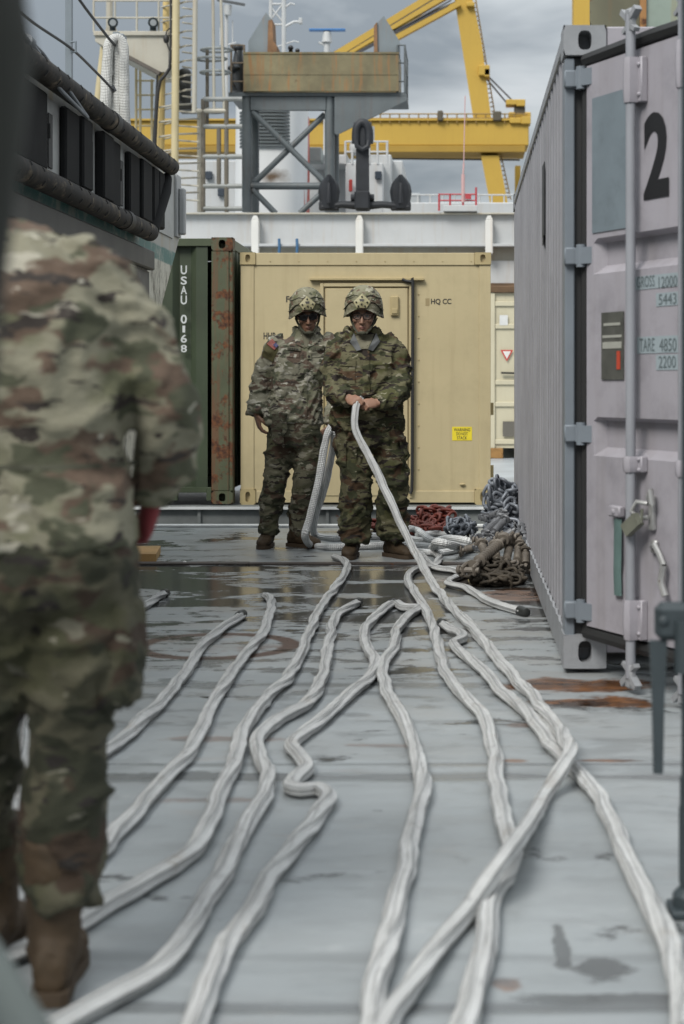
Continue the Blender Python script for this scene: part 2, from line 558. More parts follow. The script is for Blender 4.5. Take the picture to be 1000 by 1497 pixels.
ring = t.ramp(t.math('ABSOLUTE', t.math('SUBTRACT', dist, .335)), .052, .034)
inner = t.math('MULTIPLY', t.ramp(dist, .33, .30), t.ramp(t.noise(4.5, v1, 6, .7), .5, .66, 0, .75))
rust = t.math('MAXIMUM', rust, inner)
for px_, py_, rx_, ry_, sd_ in ((880, 1415, .09, .10, 20), (820, 1380, .03, .22, 21), (900, 1460, .3, .05, 22), (465, 985, .05, .1, 23), (320, 1135, .5, .09, 24)):
    wet = t.math('MAXIMUM', wet, stain(px_, py_, rx_, ry_, .7, sd_))
fs_ = t.ramp(t.noise(2.3, t.coord((1.1, 2.3, 1), (7, 3, 0)), 8, .7), .525, .56)
fz_ = t.n('ShaderNodeFloatCurve'); fz_.mapping.curves[0].points[0].location = (0, .05); fz_.mapping.curves[0].points[1].location = (1, .3)
for px_, v_ in ((.25, .15), (.33, .40), (.42, .75), (.50, .9), (.57, .95), (.60, .45)):
    fz_.mapping.curves[0].points.new(px_, v_)
fz_.mapping.update(); t.set(fz_.inputs['Value'], t.math('MULTIPLY', Y_, 1 / 18))
wet = t.math('MAXIMUM', wet, t.math('MULTIPLY', fs_, fz_.outputs[0]))
dbase = t.mix(t.math('MULTIPLY', t.ramp(t.noise(1.6, t.coord((1, 1.6, 1), (11, 5, 0)), 8, .7), .45, .65), t.math('MULTIPLY', fz_.outputs[0], .6)), dbase, (.235, .205, .165))
col_ = t.mix(rust, dbase, t.mix(t.ramp(t.noise(9, t.coord((1, 2, 1)), 6, .7), .36, .62), (.028, .014, .009), (.20, .085, .03)))
col_ = t.mix(ring, col_, t.mix(t.noise(11, v1, 6, .7), (.022, .011, .007), (.10, .042, .018)))
wetcol = t.n('ShaderNodeVectorMath', {0: col_, 1: (.24, .235, .23)}, operation='MULTIPLY').outputs[0]
col_ = t.mix(wet, col_, wetcol)
rough_ = t.ramp(wet, 0, 1, .33, .09)
rough_ = t.math('ADD', rough_, t.math('MULTIPLY', t.noise(5, vs_, 4), .12))
hb = t.math('ADD', t.noise(3.2, t.coord((1, 2.5, 1)), 3), t.math('MULTIPLY', t.noise(60, v1, 4), .14))
hb = t.math('MULTIPLY', hb, t.ramp(wet, 0, 1, 1, .12))
DECK = t.fin(col_, rough_, 0, t.bump(hb, .4, .012))

b = MB(); b.box((-14, -4, -.35), (14, 13.38, 0))
tag(b.build('deck', DECK), kind='structure')
b = MB(); b.box((-14, 15.9, -1.3), (14, 64, -.03))
tag(b.build('aft_deck', paint('aftdeck', (.34, .37, .40), .35, .2, 1.2, rust=.15, bump=.1), None), kind='structure')
b = MB(); b.box((-14, 13.385, -1.6), (14, 15.895, -1.3))
tag(b.build('gutter_floor', paint('gutter', (.10, .10, .095), .5, .2, 1.5, rust=.3)), kind='structure')
b = MB(); b.box((-400, -300, -12.2), (400, 3000, -12))
ts = NT('sea'); tag(b.build('water', ts.fin((.05, .075, .085), .12, 0, ts.bump(ts.noise(.6, ts.coord(), 5), .4, .4))), kind='structure')
# quay the gantry crane stands on, beside the ship
b = MB(); b.box((-120, 75, -11.95), (160, 140, -8))
tag(b.build('quay', paint('quayc', (.3, .3, .28), .8, .2, .2)), kind='structure')

WHITEEDGE = paint('white_edge', (.62, .63, .62), .5, .2, 3, rust=.22, chips=.3)
b = MB(); b.box((-14, 13.25, .004), (14, 13.392, .016)); b.box((-14, 13.382, -.16), (14, 13.396, .004))
tag(b.build('deck_edge', WHITEEDGE), kind='structure')
DARKSEAM = paint('seam', (.05, .04, .035), .6, .4, 5, rust=.5)
b = MB()
x = -14
while x < 14:
    L_ = random.uniform(1.2, 2.6)
    b.box((x, 10.50, .002), (min(x + L_, 14), 10.60 + random.uniform(-.01, .02), .010 + random.uniform(0, .004)))
    x += L_ + .004
tag(b.build('deck_seam', DARKSEAM), kind='structure')
b = MB(); b.box((-14, 15.872, -.052), (14, 15.96, -.018)); b.box((-14, 15.885, -.5), (14, 15.899, -.052))
for i in range(18):
    xx = -5 + i * .62
    b.box((xx, 15.86, -.5), (xx + .03, 15.885, -.06))
tag(b.build('hatch_coaming', paint('coam', (.17, .18, .175), .5, .3, 3, rust=.25, chips=.3)), kind='structure')
b = MB(); b.box((-14, 15.835, -.055), (14, 15.868, -.030))
tag(b.build('coaming_edge', WHITEEDGE), kind='structure')

# ================================================================== CONTAINERS
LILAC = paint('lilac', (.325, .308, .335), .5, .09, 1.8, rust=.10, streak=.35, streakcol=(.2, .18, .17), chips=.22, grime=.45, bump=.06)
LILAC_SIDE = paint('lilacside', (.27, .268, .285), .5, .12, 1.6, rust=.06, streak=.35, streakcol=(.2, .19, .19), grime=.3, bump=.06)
BLUEGREY = paint('bluegrey', (.165, .188, .212), .42, .12, 2.5, rust=.10, chips=.15, bump=.05)
FITGREY = paint('fitgrey', (.26, .268, .28), .5, .15, 5, rust=.36, chips=.3, grime=.4)
RUBBER = plain('rubber', (.018, .018, .018), .55)
BLACKP = plain('blackpaint', (.012, .012, .013), .5)
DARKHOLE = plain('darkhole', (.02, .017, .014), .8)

x0, x1, y0, y1, z0, z1 = .428, 2.866, 6.58, 12.64, .02, 2.60
c = empty('shipping_container', (x0, y0, 0), 'tall lilac grey shipping container with its door ajar, marked with a big black 2', 'container', 'shipping containers')
# side wall facing the passage: trapezoid corrugation
b = MB()
prof = []
yy = y0 + .10
while yy < y1 - .12:
    prof += [(yy, .030), (yy + .07, .030), (yy + .105, .004), (yy + .175, .004)]
    yy += .21
zb, zt = .17, z1 - .07
vs, fs = [], []
for i, (py, dx) in enumerate(prof):
    vs += [(x0 + dx, py, zb), (x0 + dx, py, zt)]
for i in range(len(prof) - 1):
    fs.append((2 * i, 2 * i + 1, 2 * i + 3, 2 * i + 2))
b.add(vs, fs)
b.build('side_wall', LILAC_SIDE, c)
b = MB()
b.box((x0 + .05, y0 + .35, .12), (x1, y1, .16)); b.box((x0 + .05, y0 + .30, zt), (x1 - .03, y1 - .02, z1 - .03))
b.box((x1 - .05, y0 + .1, .15), (x1, y1, zt)); b.box((x0 + .06, y1 - .05, .15), (x1 - .06, y1, zt))
b.build('inner_shell', LILAC_SIDE, c)
# rails and posts
b = MB()
b.box((x0 - .004, y0 + .17, z1 - .075), (x0 + .06, y1 - .17, z1 - .012), .006)
b.build('top_rail', FITGREY, c)
b = MB()
b.box((x0 - .002, y0 + .17, .03), (x0 + .012, y1 - .17, .165)); b.box((x0 + .012, y0 + .17, .03), (x0 + .05, y1 - .17, .042))
for k in range(26):
    yk = y0 + .3 + k * .222
    b.prism([(x0 - .006, yk, .165), (x0 - .006, yk + .05, .185), (x0 - .006, yk + .10, .165)], (.01, 0, 0))
b.build('bottom_rail', FITGREY, c)
b = MB()
b.box((x0, y0 + .012, .13), (x0 + .040, y0 + .16, z1 - .13), .005)
b.build('corner_post', BLUEGREY, c)
b = MB(); b.box((x0 + .002, y1 - .16, .13), (x0 + .12, y1 - .002, z1 - .13)); b.build('corner_post', LILAC_SIDE, c)
for zz in ((z0, z0 + .135), (z1 - .12, z1)):
    for (ya, yb) in ((y0, y0 + .17), (y1 - .17, y1)):
        for (xa, xb) in ((x0 - .006, x0 + .165), (x1 - .165, x1 + .006)):
            b = MB(); fitting(b, xa, xb, ya, yb, *zz); b.build('corner_fitting', FITGREY, c)
b = MB(); b.box((x0 + .041, y0 + .035, .10), (x0 + .13, y0 + .16, z1 - .125)); b.build('seal_channel', RUBBER, c)
# header above the door, sill, dark opening
b = MB(); b.box((x0 + .166, y0 + .008, z1 - .115), (x1 - .166, y0 + .10, z1 - .004), .006); b.build('door_header', LILAC, c)
b = MB(); b.box((x0 + .166, y0 + .02, .08), (x1 - .166, y0 + .12, .145), .004); b.build('door_sill', LILAC, c)
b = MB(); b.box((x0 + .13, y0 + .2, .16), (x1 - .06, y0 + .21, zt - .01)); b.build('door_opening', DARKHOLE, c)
# the ajar door
hx, hy = .502, 6.55
ua, va = Vector((.441, -.897, 0)), Vector((-.897, -.441, 0))
def DX(p):                      # door space: u along the door, v out of its outer face, w = height
    return Vector((hx, hy, 0)) + ua * p.x + va * p.y + Vector((0, 0, p.z))
def Dp(px, py, v=0.0):
    k = (px - CX) / F
    u = (k * (hy + va.y * v) - hx - va.x * v) / (ua.x - k * ua.y)
    return u, CAMH - (py - HZ) * (hy + ua.y * u + va.y * v) / F
dzb, dzt = .20, 2.425
b = MB(DX)
# outer skin with two pressed horizontal recesses
zs = [dzb]
rec = [(Dp(900, 667)[1], Dp(900, 612)[1]), (Dp(900, 396)[1], Dp(900, 346)[1])]
U0, U1, R0, R1 = .02, 1.12, .075, 1.05
us = [U0, R0, R0 + .03, R1 - .03, R1, U1]
rows = [(dzb, 0)]
for (a_, b_) in rec:
    rows += [(a_ - .004, 0), (a_ + .03, 1), (b_ - .012, 1), (b_ + .004, 0)]
rows.append((dzt, 0))
vs, fs = [], []
for (z_, q) in rows:
    for i, u_ in enumerate(us):
        vs.append((u_, (-.045 if q and i in (2, 3) else 0) + .0, z_))
n_ = len(us)
for j in range(len(rows) - 1):
    for i in range(n_ - 1):
        fs.append((j * n_ + i, j * n_ + i + 1, (j + 1) * n_ + i + 1, (j + 1) * n_ + i))
b.add(vs, fs)
b.box((U0, -.055, dzb), (U1, -.050, dzt)); b.box((U0, -.05, dzb), (U0 + .01, -.001, dzt)); b.box((U1 - .01, -.05, dzb), (U1, -.001, dzt))
b.box((U0 + .01, -.05, dzt - .01), (U1 - .01, -.001, dzt)); b.box((U0 + .01, -.05, dzb), (U1 - .01, -.001, dzb + .01))
door = b.build('door', LILAC, c)
b = MB(DX)
a_, b_ = Dp(866, 345), Dp(914, 130)
b.box((a_[0] + .005, .001, a_[1] + .01), (.345, .0045, b_[1]), .0)
b.build('painted_panel', paint('patch', (.165, .20, .222), .5, .12, 4, rust=.05, grime=.35, chips=.12), door)
b = MB(DX)
b.tube([(-.005, -.02, dzb - .02), (-.012, -.02, 1.2), (-.005, -.02, dzt + .01)], .024, 8)
b.tube([(-.01, -.02, dzt + .03), (.5, -.012, dzt + .035), (1.14, -.02, dzt + .03)], .030, 8)
b.tube([(-.01, -.02, dzb - .03), (.5, -.015, dzb - .035), (1.14, -.02, dzb - .03)], .028, 8)
b.build('gasket', RUBBER, door)
for py_ in (114, 374, 634, 893):
    w_ = CAMH - (py_ - HZ) * 6.55 / F
    b = MB()
    b.box((x0 - .004, y0 - .016, w_ - .035), (x0 + .06, y0 + .02, w_ + .035), .006)
    b.bar((x0 + .055, y0 - .014, w_), (hx + .055, hy - .045, w_), .05, .066)
    b.tube([(x0 + .062, y0 - .03, w_ - .045), (x0 + .062, y0 - .03, w_ + .045)], .02, 10)
    b.tube([(hx + .05, hy - .06, w_ - .03), (hx + .085, hy - .065, w_ - .022), (hx + .085, hy - .065, w_ + .022), (hx + .05, hy - .06, w_ + .03)], .01, 6)
    b.build('hinge', BLUEGREY, c, True)
# lock bars with keepers, guides and cams
for k, u_ in enumerate((Dp(922, 0, .045)[0], Dp(999, 0, .045)[0])):
    b = MB(DX)
    b.tube([(u_, .045, dzb - .14), (u_, .045, dzt + .12)], .019, 14)
    bar_ = b.build('locking_bar', paint('lockbar%d' % k, (.265, .272, .295), .4, .08, 4, rust=.06, chips=.12), door, True)
    for w_, h_ in ((2.30, .17), (Dp(922, 677)[1], .06), (Dp(922, 905)[1] + .01, .15)):
        b = MB(DX)
        b.box((u_ - .045, .0, w_ - h_ / 2), (u_ - .022, .03, w_ + h_ / 2), .004)
        b.box((u_ + .022, .0, w_ - h_ / 2), (u_ + .05, .03, w_ + h_ / 2), .004)
        b.tube([(u_ - .024, .028, w_), (u_ - .02, .062, w_), (u_, .070, w_), (u_ + .02, .062, w_), (u_ + .024, .028, w_)], [(h_ / 2, .005)] * 5, 10, up=(0, 0, 1))
        for q in (-1, 1):
            b.ell((u_ + .036, .031, w_ + q * h_ * .33), (.009, .009, .009), 8, 6)
            b.ell((u_ - .034, .031, w_ + q * h_ * .33), (.008, .008, .008), 8, 6)
        b.build('bar_guide', LILAC, bar_, True)
    for w_, sg in ((dzb - .13, -1), (dzt + .10, 1)):
        b = MB(DX)
        b.box((u_ - .022, .03, w_ - .05), (u_ + .022, .06, w_ + .045), .008)
        for q in (-1, 1):
            b.bar((u_, .045, w_ + sg * .00), (u_ + q * .05, .045, w_ + sg * .04), .03, .022)
            b.bar((u_, .045, w_ - sg * .015), (u_ + q * .042, .045, w_ - sg * .042), .026, .016)
        b.build('cam_lock', FITGREY, bar_, True)
# lever with a strip of green tape, padlock hasp, second latch
b = MB(DX)
q0, q1 = Dp(899, 738), Dp(920, 757)
b.box((q0[0], .004, q1[1]), (q1[0] - .02, .034, q0[1]), .006)
b.ell(((q0[0] + q1[0]) / 2 - .01, .035, (q0[1] + q1[1]) / 2), (.012, .006, .012), 8, 6)
b.build('handle_hub', LILAC, door, True)
b = MB(DX)
q0, q1 = Dp(902, 757), Dp(915, 872)
um = (q0[0] + q1[0]) / 2
b.tube([(um, .016, q0[1]), (um + .004, .02, q0[1] - .15), (um - .008, .014, q0[1] - .2), (um - .006, .012, q1[1])], [(.028, .006)] * 4, 8, up=(1, 0, 0))
b.build('door_lever', paint('tape', (.105, .165, .155), .5, .2, 6, rust=.1, chips=.15), door, True)
STEEL = paint('oldsteel', (.40, .40, .39), .4, .25, 8, rust=.28, metal=.5)
b = MB(DX)
u_, w_ = Dp(958, 748)
b.box((u_ - .02, .0, w_ - .07), (u_ + .012, .02, w_ + .06), .005)
b.tube([(u_ - .012, .025, w_ + .03), (u_ - .05, .05, w_ + .035), (u_ - .07, .06, w_), (u_ - .04, .05, w_ - .025), (u_, .03, w_ - .02)], .009, 8)
b.tube([(u_, .03, w_ + .05), (u_ + .03, .04, w_ + .08), (u_ + .03, .035, w_ + .03)], .012, 8)
hs = b.build('hasp', STEEL, door, True)
b = MB(DX)
b.bar((u_ - .02, .06, w_ - .025), (u_ - .085, .075, w_ - .075), .03, .05)
b.tube([(u_ - .02, .05, w_), (u_ + .005, .06, w_ + .012), (u_ - .002, .06, w_ - .04)], .006, 6)
b.build('padlock', paint('brass', (.19, .195, .155), .4, .2, 9, metal=.4), hs, True)
b = MB(DX)
u_, w_ = Dp(967, 800)
b.tube([(u_ - .03, .02, w_), (u_, .03, w_ + .01), (u_ + .03, .03, w_ - .02), (u_ + .06, .03, w_ - .06)], .012, 8)
b.tube([(u_ + .06, .03, w_ - .06), (u_ + .05, .035, w_ - .12), (u_ + .07, .03, w_ - .17)], .014, 8)
b.box((u_ - .05, 0, w_ - .025), (u_ - .01, .02, w_ + .025), .006)
b.build('latch', STEEL, door, True)
# data plate
b = MB(DX)
a_, b_ = Dp(881, 555), Dp(913, 455)
b.box((a_[0], .001, a_[1]), (b_[0], .006, b_[1])); pl = b.build('data_plate', paint('plate', (.075, .075, .065), .5, .25, 14, rust=.15), door)
b = MB(DX); h_ = b_[1] - a_[1]
b.box((a_[0] + .012, .0065, a_[1] + h_ * .46), (b_[0] - .01, .008, a_[1] + h_ * .56)); b.box((a_[0] + .012, .0065, a_[1] + h_ * .62), (b_[0] - .01, .008, a_[1] + h_ * .66))
b.box((a_[0] + .02, .0065, a_[1] + h_ * .8), (b_[0] - .02, .008, a_[1] + h_ * .84))
b.build('plate_lettering', plain('plwhite', (.33, .33, .29)), pl)
b = MB(DX); b.box((b_[0] - .045, .0065, a_[1] + h_ * .15), (b_[0] - .02, .008, a_[1] + h_ * .42)); b.build('red_mark', plain('plred', (.45, .06, .03)), pl)
# markings
def dtext(body, bx, nm, m, bold=0.0, v=.0035):
    (ua0, wb), (ua1, wt_) = Dp(bx[0], bx[3]), Dp(bx[2], bx[1])
    m_ = MB(DX); text_in(m_, body, ua0, ua1, wb, wt_, lambda u, w: Vector((u, v, w)), bold)
    return m_.build(nm, m, door)
dtext('2', (942, 158, 979, 293), 'number_marking', BLACKP, .035)
PALEBLUE = plain('paleblue', (.285, .335, .355), .6)
for bx in ((931, 398, 992, 424), (962, 426, 992, 448), (934, 490, 992, 517), (962, 518, 992, 541)):
    (u_a, w_a), (u_b, w_b) = Dp(bx[0], bx[3]), Dp(bx[2], bx[1])
    m_ = MB(DX); m_.box((u_a - .01, .0008, w_a), (u_b + .01, .0022, w_b)); m_.build('marking_patch', PALEBLUE, door)
GT = plain('greytext', (.10, .125, .13), .6)
dtext('GROSS', (932, 402, 958, 421), 'weight_marking', GT, .0); dtext('12000', (964, 402, 991, 421), 'weight_marking', GT, .0)
dtext('5443', (964, 428, 990, 446), 'weight_marking', GT)
dtext('TARE', (936, 494, 958, 514), 'weight_marking', GT); dtext('4850', (965, 494, 990, 514), 'weight_marking', GT)
dtext('2200', (964, 520, 989, 538), 'weight_marking', GT)
# black side numerals seen edge on
b = MB(); ys_ = 6.58
b.box((x0 - .003, 8.12, 1.90), (x0 + .001, 8.32, 2.26)); b.box((x0 - .003, 8.22, 1.86), (x0 + .001, 8.30, 1.901))
b.build('side_marking', BLACKP, c)

# ---- green container
GREEN = paint('green', (.040, .054, .030), .5, .28, 1.2, rust=.16, streak=.3, streakcol=(.05, .05, .03), chips=.12)
RUSTGREEN = paint('rustgreen', (.075, .085, .045), .6, .2, 3, rust=.82, streak=1.0, streakcol=(.15, .05, .02), chips=.25)
gx0, gx1, gy0, gy1, gz0, gz1 = -8.2, -2.19, 15.9, 18.34, -.005, 2.576
g = empty('shipping_container', ((gx0 + gx1) / 2, gy0, 0), 'dark green corrugated container with a rusty corner post behind the landing craft bow', 'container', 'shipping containers')
b = MB()
prof = []
xx = gx1 - .24
while xx > gx0 + .2:
    prof += [(xx, .012), (xx - .11, .012), (xx - .17, .07), (xx - .28, .07)]
    xx -= .34
vs, fs = [], []
for (px_, dy) in prof:
    vs += [(px_, gy0 + dy, gz0 + .15), (px_, gy0 + dy, gz1 - .08)]
for i in range(len(prof) - 1):
    fs.append((2 * i, 2 * i + 1, 2 * i + 3, 2 * i + 2))
b.add(vs, fs); b.build('front_wall', GREEN, g)
b = MB()
prof = []
yy = gy0 + .17
while yy < gy1 - .2:
    prof += [(yy, 0.006), (yy + .07, .006), (yy + .11, .05), (yy + .18, .05)]
    yy += .22
vs, fs = [], []
for (py_, dx) in prof:
    vs += [(gx1 - dx, py_, gz0 + .15), (gx1 - dx, py_, gz1 - .1)]
for i in range(len(prof) - 1):
    fs.append((2 * i, 2 * i + 1, 2 * i + 3, 2 * i + 2))
b.add(vs, fs); b.build('end_wall', GREEN, g)
b = MB(); b.box((gx0, gy0 + .1, gz1 - .05), (gx1 - .03, gy1, gz1 - .02)); b.box((gx0, gy1 - .05, gz0 + .1), (gx1 - .1, gy1, gz1 - .06)); b.box((gx0 + .1, gy0 + .12, gz0 + .1), (gx1 - .1, gy1 - .1, gz0 + .14)); b.build('shell', GREEN, g)
b = MB(); b.box((gx0, gy0 - .004, gz1 - .085), (gx1 - .17, gy0 + .06, gz1 - .01), .004); b.box((gx1 - .06, gy0 + .17, gz1 - .11), (gx1 + .002, gy1 - .17, gz1 - .012), .004); b.build('top_rail', paint('greenrail', (.06, .075, .04), .5, .2, 3, rust=.35), g)
b = MB(); b.box((gx0, gy0 - .004, gz0 + .03), (-2.72, gy0 + .06, gz0 + .16), .004); b.box((-2.72, gy0 - .004, gz0 + .11), (-2.44, gy0 + .06, gz0 + .16)); b.box((-2.44, gy0 - .004, gz0 + .03), (gx1 - .2, gy0 + .06, gz0 + .16), .004); b.build('bottom_rail', paint('greenrail2', (.05, .065, .035), .5, .2, 3, rust=.2), g)
b = MB(); b.box((gx1 - .20, gy0 - .006, gz0 + .125), (gx1 - .03, gy0 + .14, gz1 - .13), .006); b.box((gx1 - .03, gy0 + .004, gz0 + .125), (gx1 + .004, gy0 + .16, gz1 - .13), .004); b.build('corner_post', RUSTGREEN, g)
for zz in ((gz0, gz0 + .125), (gz1 - .13, gz1)):
    b = MB(); fitting(b, gx1 - .2, gx1 + .006, gy0 - .01, gy0 + .16, *zz); b.build('corner_fitting', RUSTGREEN, g)
WHITET = plain('stencilwhite', (.52, .54, .53), .6)
b = MB()
for ch, ya, yb in (('U', 388, 401), ('S', 404, 416), ('A', 418, 430), ('U', 432, 445), ('0', 460, 473), ('1', 476, 486), ('6', 489, 501), ('8', 504, 515)):
    p0, p1 = P(264 if ch != '1' else 266.5, yb, gy0), P(273 if ch != '1' else 270.5, ya, gy0)
    text_in(b, ch, p0.x, p1.x, p0.z, p1.z, lambda u, w: Vector((u, gy0 + .0085, w)), .02)
b.v = [p for p in b.v]
b.build('serial_lettering', WHITET, g)

# ---- tan shelter container
TAN = paint('tan', (.46, .382, .222), .55, .06, 1.1, rust=.08, streak=.28, streakcol=(.29, .215, .11), grime=.2, bump=.08, bscale=5)
TANFIT = paint('tanfit', (.40, .32, .165), .55, .1, 4, rust=.17, chips=.15)
k_ = 1 / 150.0
def T(px, py, y=16.0):
    return P(px, py, y)
tx0, tx1 = T(351, 0).x, T(718, 0).x
tz0, tz1 = T(0, 738).z, T(0, 369).z
ty = 16.0
s = empty('shelter_container', ((tx0 + tx1) / 2, ty, 0), 'sand coloured equipment shelter container with a door, behind the two soldiers', 'container', 'shipping containers')
b = MB(); b.box((tx0 + .02, ty + .03, tz0 + .02), (tx1 - .02, ty + 2.4, tz1 - .015)); b.build('shell', TAN, s)
b = MB()
b.box((tx0 + .15, ty + .004, tz1 - .125), (tx1 - .16, ty + .06, tz1 - .004), .004)
b.box((tx0 + .15, ty + .004, tz0 + .02), (tx1 - .16, ty + .06, tz0 + .135), .004)
b.box((tx0 + .004, ty + .006, tz0 + .15), (tx0 + .135, ty + .06, tz1 - .12), .004)
b.box((tx1 - .115, ty + .006, tz0 + .15), (tx1 - .004, ty + .06, tz1 - .12), .004)
b.build('frame', TAN, s)
b = MB(); b.box((tx0 + .135, ty + .016, tz0 + .135), (tx1 - .115, ty + .03, tz1 - .125)); b.build('front_panel', TAN, s)
for (xa, xb) in ((tx0, tx0 + .15), (tx1 - .16, tx1)):
    for (za, zb) in ((tz0, tz0 + .155), (tz1 - .118, tz1)):
        b = MB(); fitting(b, xa, xb, ty - .008, ty + .12, za, zb); b.build('corner_fitting', TANFIT, s)
# door
da, db = T(468, 728), T(603, 414)
b = MB()
b.box((da.x, ty - .012, da.z), (da.x + .035, ty + .016, db.z), .004); b.box((db.x - .03, ty - .012, da.z), (db.x, ty + .016, db.z), .004)
b.box((da.x + .035, ty - .012, db.z - .035), (db.x - .03, ty + .016, db.z), .004)
b.build('door_frame', TAN, s)
b = MB(); b.box((da.x + .05, ty - .004, da.z + .02), (db.x - .045, ty + .016, db.z - .05), .005)
d_ = b.build('door', TAN, s)
b = MB(); a_, c_ = T(571, 462), T(583, 433)
b.box((a_.x, ty - .035, a_.z), (c_.x, ty - .004, c_.z), .008); b.box((a_.x + .012, ty - .045, a_.z + .02), (c_.x - .012, ty - .035, a_.z + .07), .004)
b.build('latch_box', TANFIT, d_)
b = MB(); a_ = T(477, 590); b.box((a_.x - .012, ty - .03, a_.z - .09), (a_.x + .012, ty - .004, a_.z + .09), .004); b.build('handle', TANFIT, d_)
b = MB()
for py_ in range(430, 720, 32):
    q = T(612, py_); b.ell((q.x, ty + .012, q.z), (.008, .006, .008), 8, 5)
for px_ in range(395, 690, 42):
    q = T(px_, 382); b.ell((q.x, ty + .003, q.z), (.007, .005, .007), 8, 5)
b.build('rivets', TANFIT, s)
b = MB(); a_, c_ = T(453, 410), T(620, 406.5); b.box((a_.x, ty - .035, a_.z), (c_.x, ty + .016, c_.z), .003); b.build('drip_rail', TANFIT, s)
b = MB(); b.tube(catmull([T(588, 408, ty - .03), T(594, 411, ty - .03), T(601, 412, ty - .03), T(603.5, 418, ty - .03), T(603, 560, ty - .028), T(602.5, 700, ty - .028), T(600, 722, ty - .03)], .03), .016, 8); b.build('door_seal', RUBBER, s, True)
def ttext(body, bx, m, nm='stencil_lettering', y=ty + .0145, bold=.012, parent=s):
    p0, p1 = P(bx[0], bx[3], ty), P(bx[2], bx[1], ty)
    m_ = MB(); text_in(m_, body, p0.x, p1.x, p0.z, p1.z, lambda u, w: Vector((u, y, w)), .03 if parent is s else bold); return m_.build(nm, m, parent)
ST = plain('stencil', (.045, .04, .03), .7)
ttext('FO', (418, 432.5, 432, 442), ST); ttext('HHB', (385, 486, 403, 496), ST); ttext('HQ CC', (630, 436.5, 660, 446), ST)
tfd = NT('fade'); FADE = tfd.fin((.30, .235, .12), .7)
b = MB(); p0, p1 = T(622, 447), T(628, 436); b.box((p0.x, ty + .0148, p0.z), (p1.x, ty + .0155, p1.z)); b.build('painted_out_mark', FADE, s)
b = MB(); p0, p1 = T(661, 644), T(690, 624); b.box((p0.x, ty + .013, p0.z), (p1.x, ty + .0152, p1.z)); st = b.build('warning_label', plain('yellowlabel', (.75, .60, .03), .5), s)
for i, tx in enumerate(('WARNING', 'DO NOT', 'STACK')):
    w2 = (24, 17, 15)[i]
    ttext(tx, (675.5 - w2 / 2, 626 + i * 6.0, 675.5 + w2 / 2, 630.6 + i * 6.0), ST, 'label_lettering', ty + .0122, .012, st)
b = MB(); q = T(676, 708); b.ell((q.x, ty + .0, q.z), (.03, .015, .012), 10, 6); b.build('tie_down', TANFIT, s)
b = MB()
for py_ in (598, 690): q = T(719, py_); b.box((q.x - .02, ty + .1, q.z - .06), (q.x + .02, ty + .16, q.z + .06))
b.build('side_hook', TANFIT, s)

# ---- beige container far right
BEIGE = paint('beige', (.52, .475, .34), .5, .06, 1.5, rust=.08, streak=.2, streakcol=(.3, .22, .12))
by = 26.0
q0, q1 = P(716, 655, by), P(716, 428, by)
bx0, bx1 = .46, 2.9
bc = empty('shipping_container', ((bx0 + bx1) / 2, by, 0), 'cream container with a red triangle sign, glimpsed between sand shelter and lilac container', 'container', 'shipping containers')
b = MB(); b.box((bx0, by + .03, q0.z), (bx1, by + 6, q1.z)); b.build('shell', BEIGE, bc)
b = MB()
for py_ in (445, 478, 560, 592, 655 - 8): b.box((bx0 + .12, by + .0, P(0, py_, by).z - .03), (bx1 - .1, by + .03, P(0, py_, by).z + .05), .01)
b.box((bx0, by - .01, q0.z), (bx0 + .12, by + .03, q1.z), .004)
b.build('door_panel', BEIGE, bc)
b = MB(); b.box((bx0, by - .03, q1.z), (bx1, by + 5.9, q1.z + .11), .01); b.build('top_rail', paint('rustyrail', (.12, .07, .035), .8, .3, 3, rust=.4), bc)
b = MB(); a_ = P(741, 519, by)
b.prism([(a_.x - .10, by - .004, a_.z + .08), (a_.x + .10, by - .004, a_.z + .08), (a_.x, by - .004, a_.z - .10)], (0, .003, 0)); tr = b.build('triangle_sign', plain('redsign', (.5, .05, .04)), bc)
b = MB(); b.prism([(a_.x - .065, by - .007, a_.z + .06), (a_.x + .065, by - .007, a_.z + .06), (a_.x, by - .007, a_.z - .06)], (0, .002, 0)); b.build('sign_face', plain('whitesign', (.7, .68, .64)), tr)
b = MB(); a_, c_ = P(735, 638, by), P(748, 616, by); b.box((a_.x, by - .006, a_.z), (c_.x + .05, by - .001, c_.z)); b.build('data_plate', paint('plate2', (.12, .11, .09), .6), bc)
b = MB(); a_ = P(737, 546, by); b.bar((a_.x - .05, by - .03, a_.z + .01), (a_.x + .3, by - .03, a_.z), .03, .03); b.build('handle', BLACKP, bc)
b = MB(); a_ = P(735, 468, by); b.box((a_.x - .05, by - .004, a_.z - .08), (a_.x + .08, by - .001, a_.z + .08)); b.build('white_sticker', plain('wst', (.62, .62, .6)), bc)
b = MB()
for xx in (bx0 + .03, bx0 + .5, bx0 + 1.4): b.box((xx, by - .02, -.03), (xx + .22, by + .3, q0.z - .002), .01)
b.build('twist_lock', paint('rustshoe', (.30, .16, .05), .8, .3, 6, rust=.4), bc)

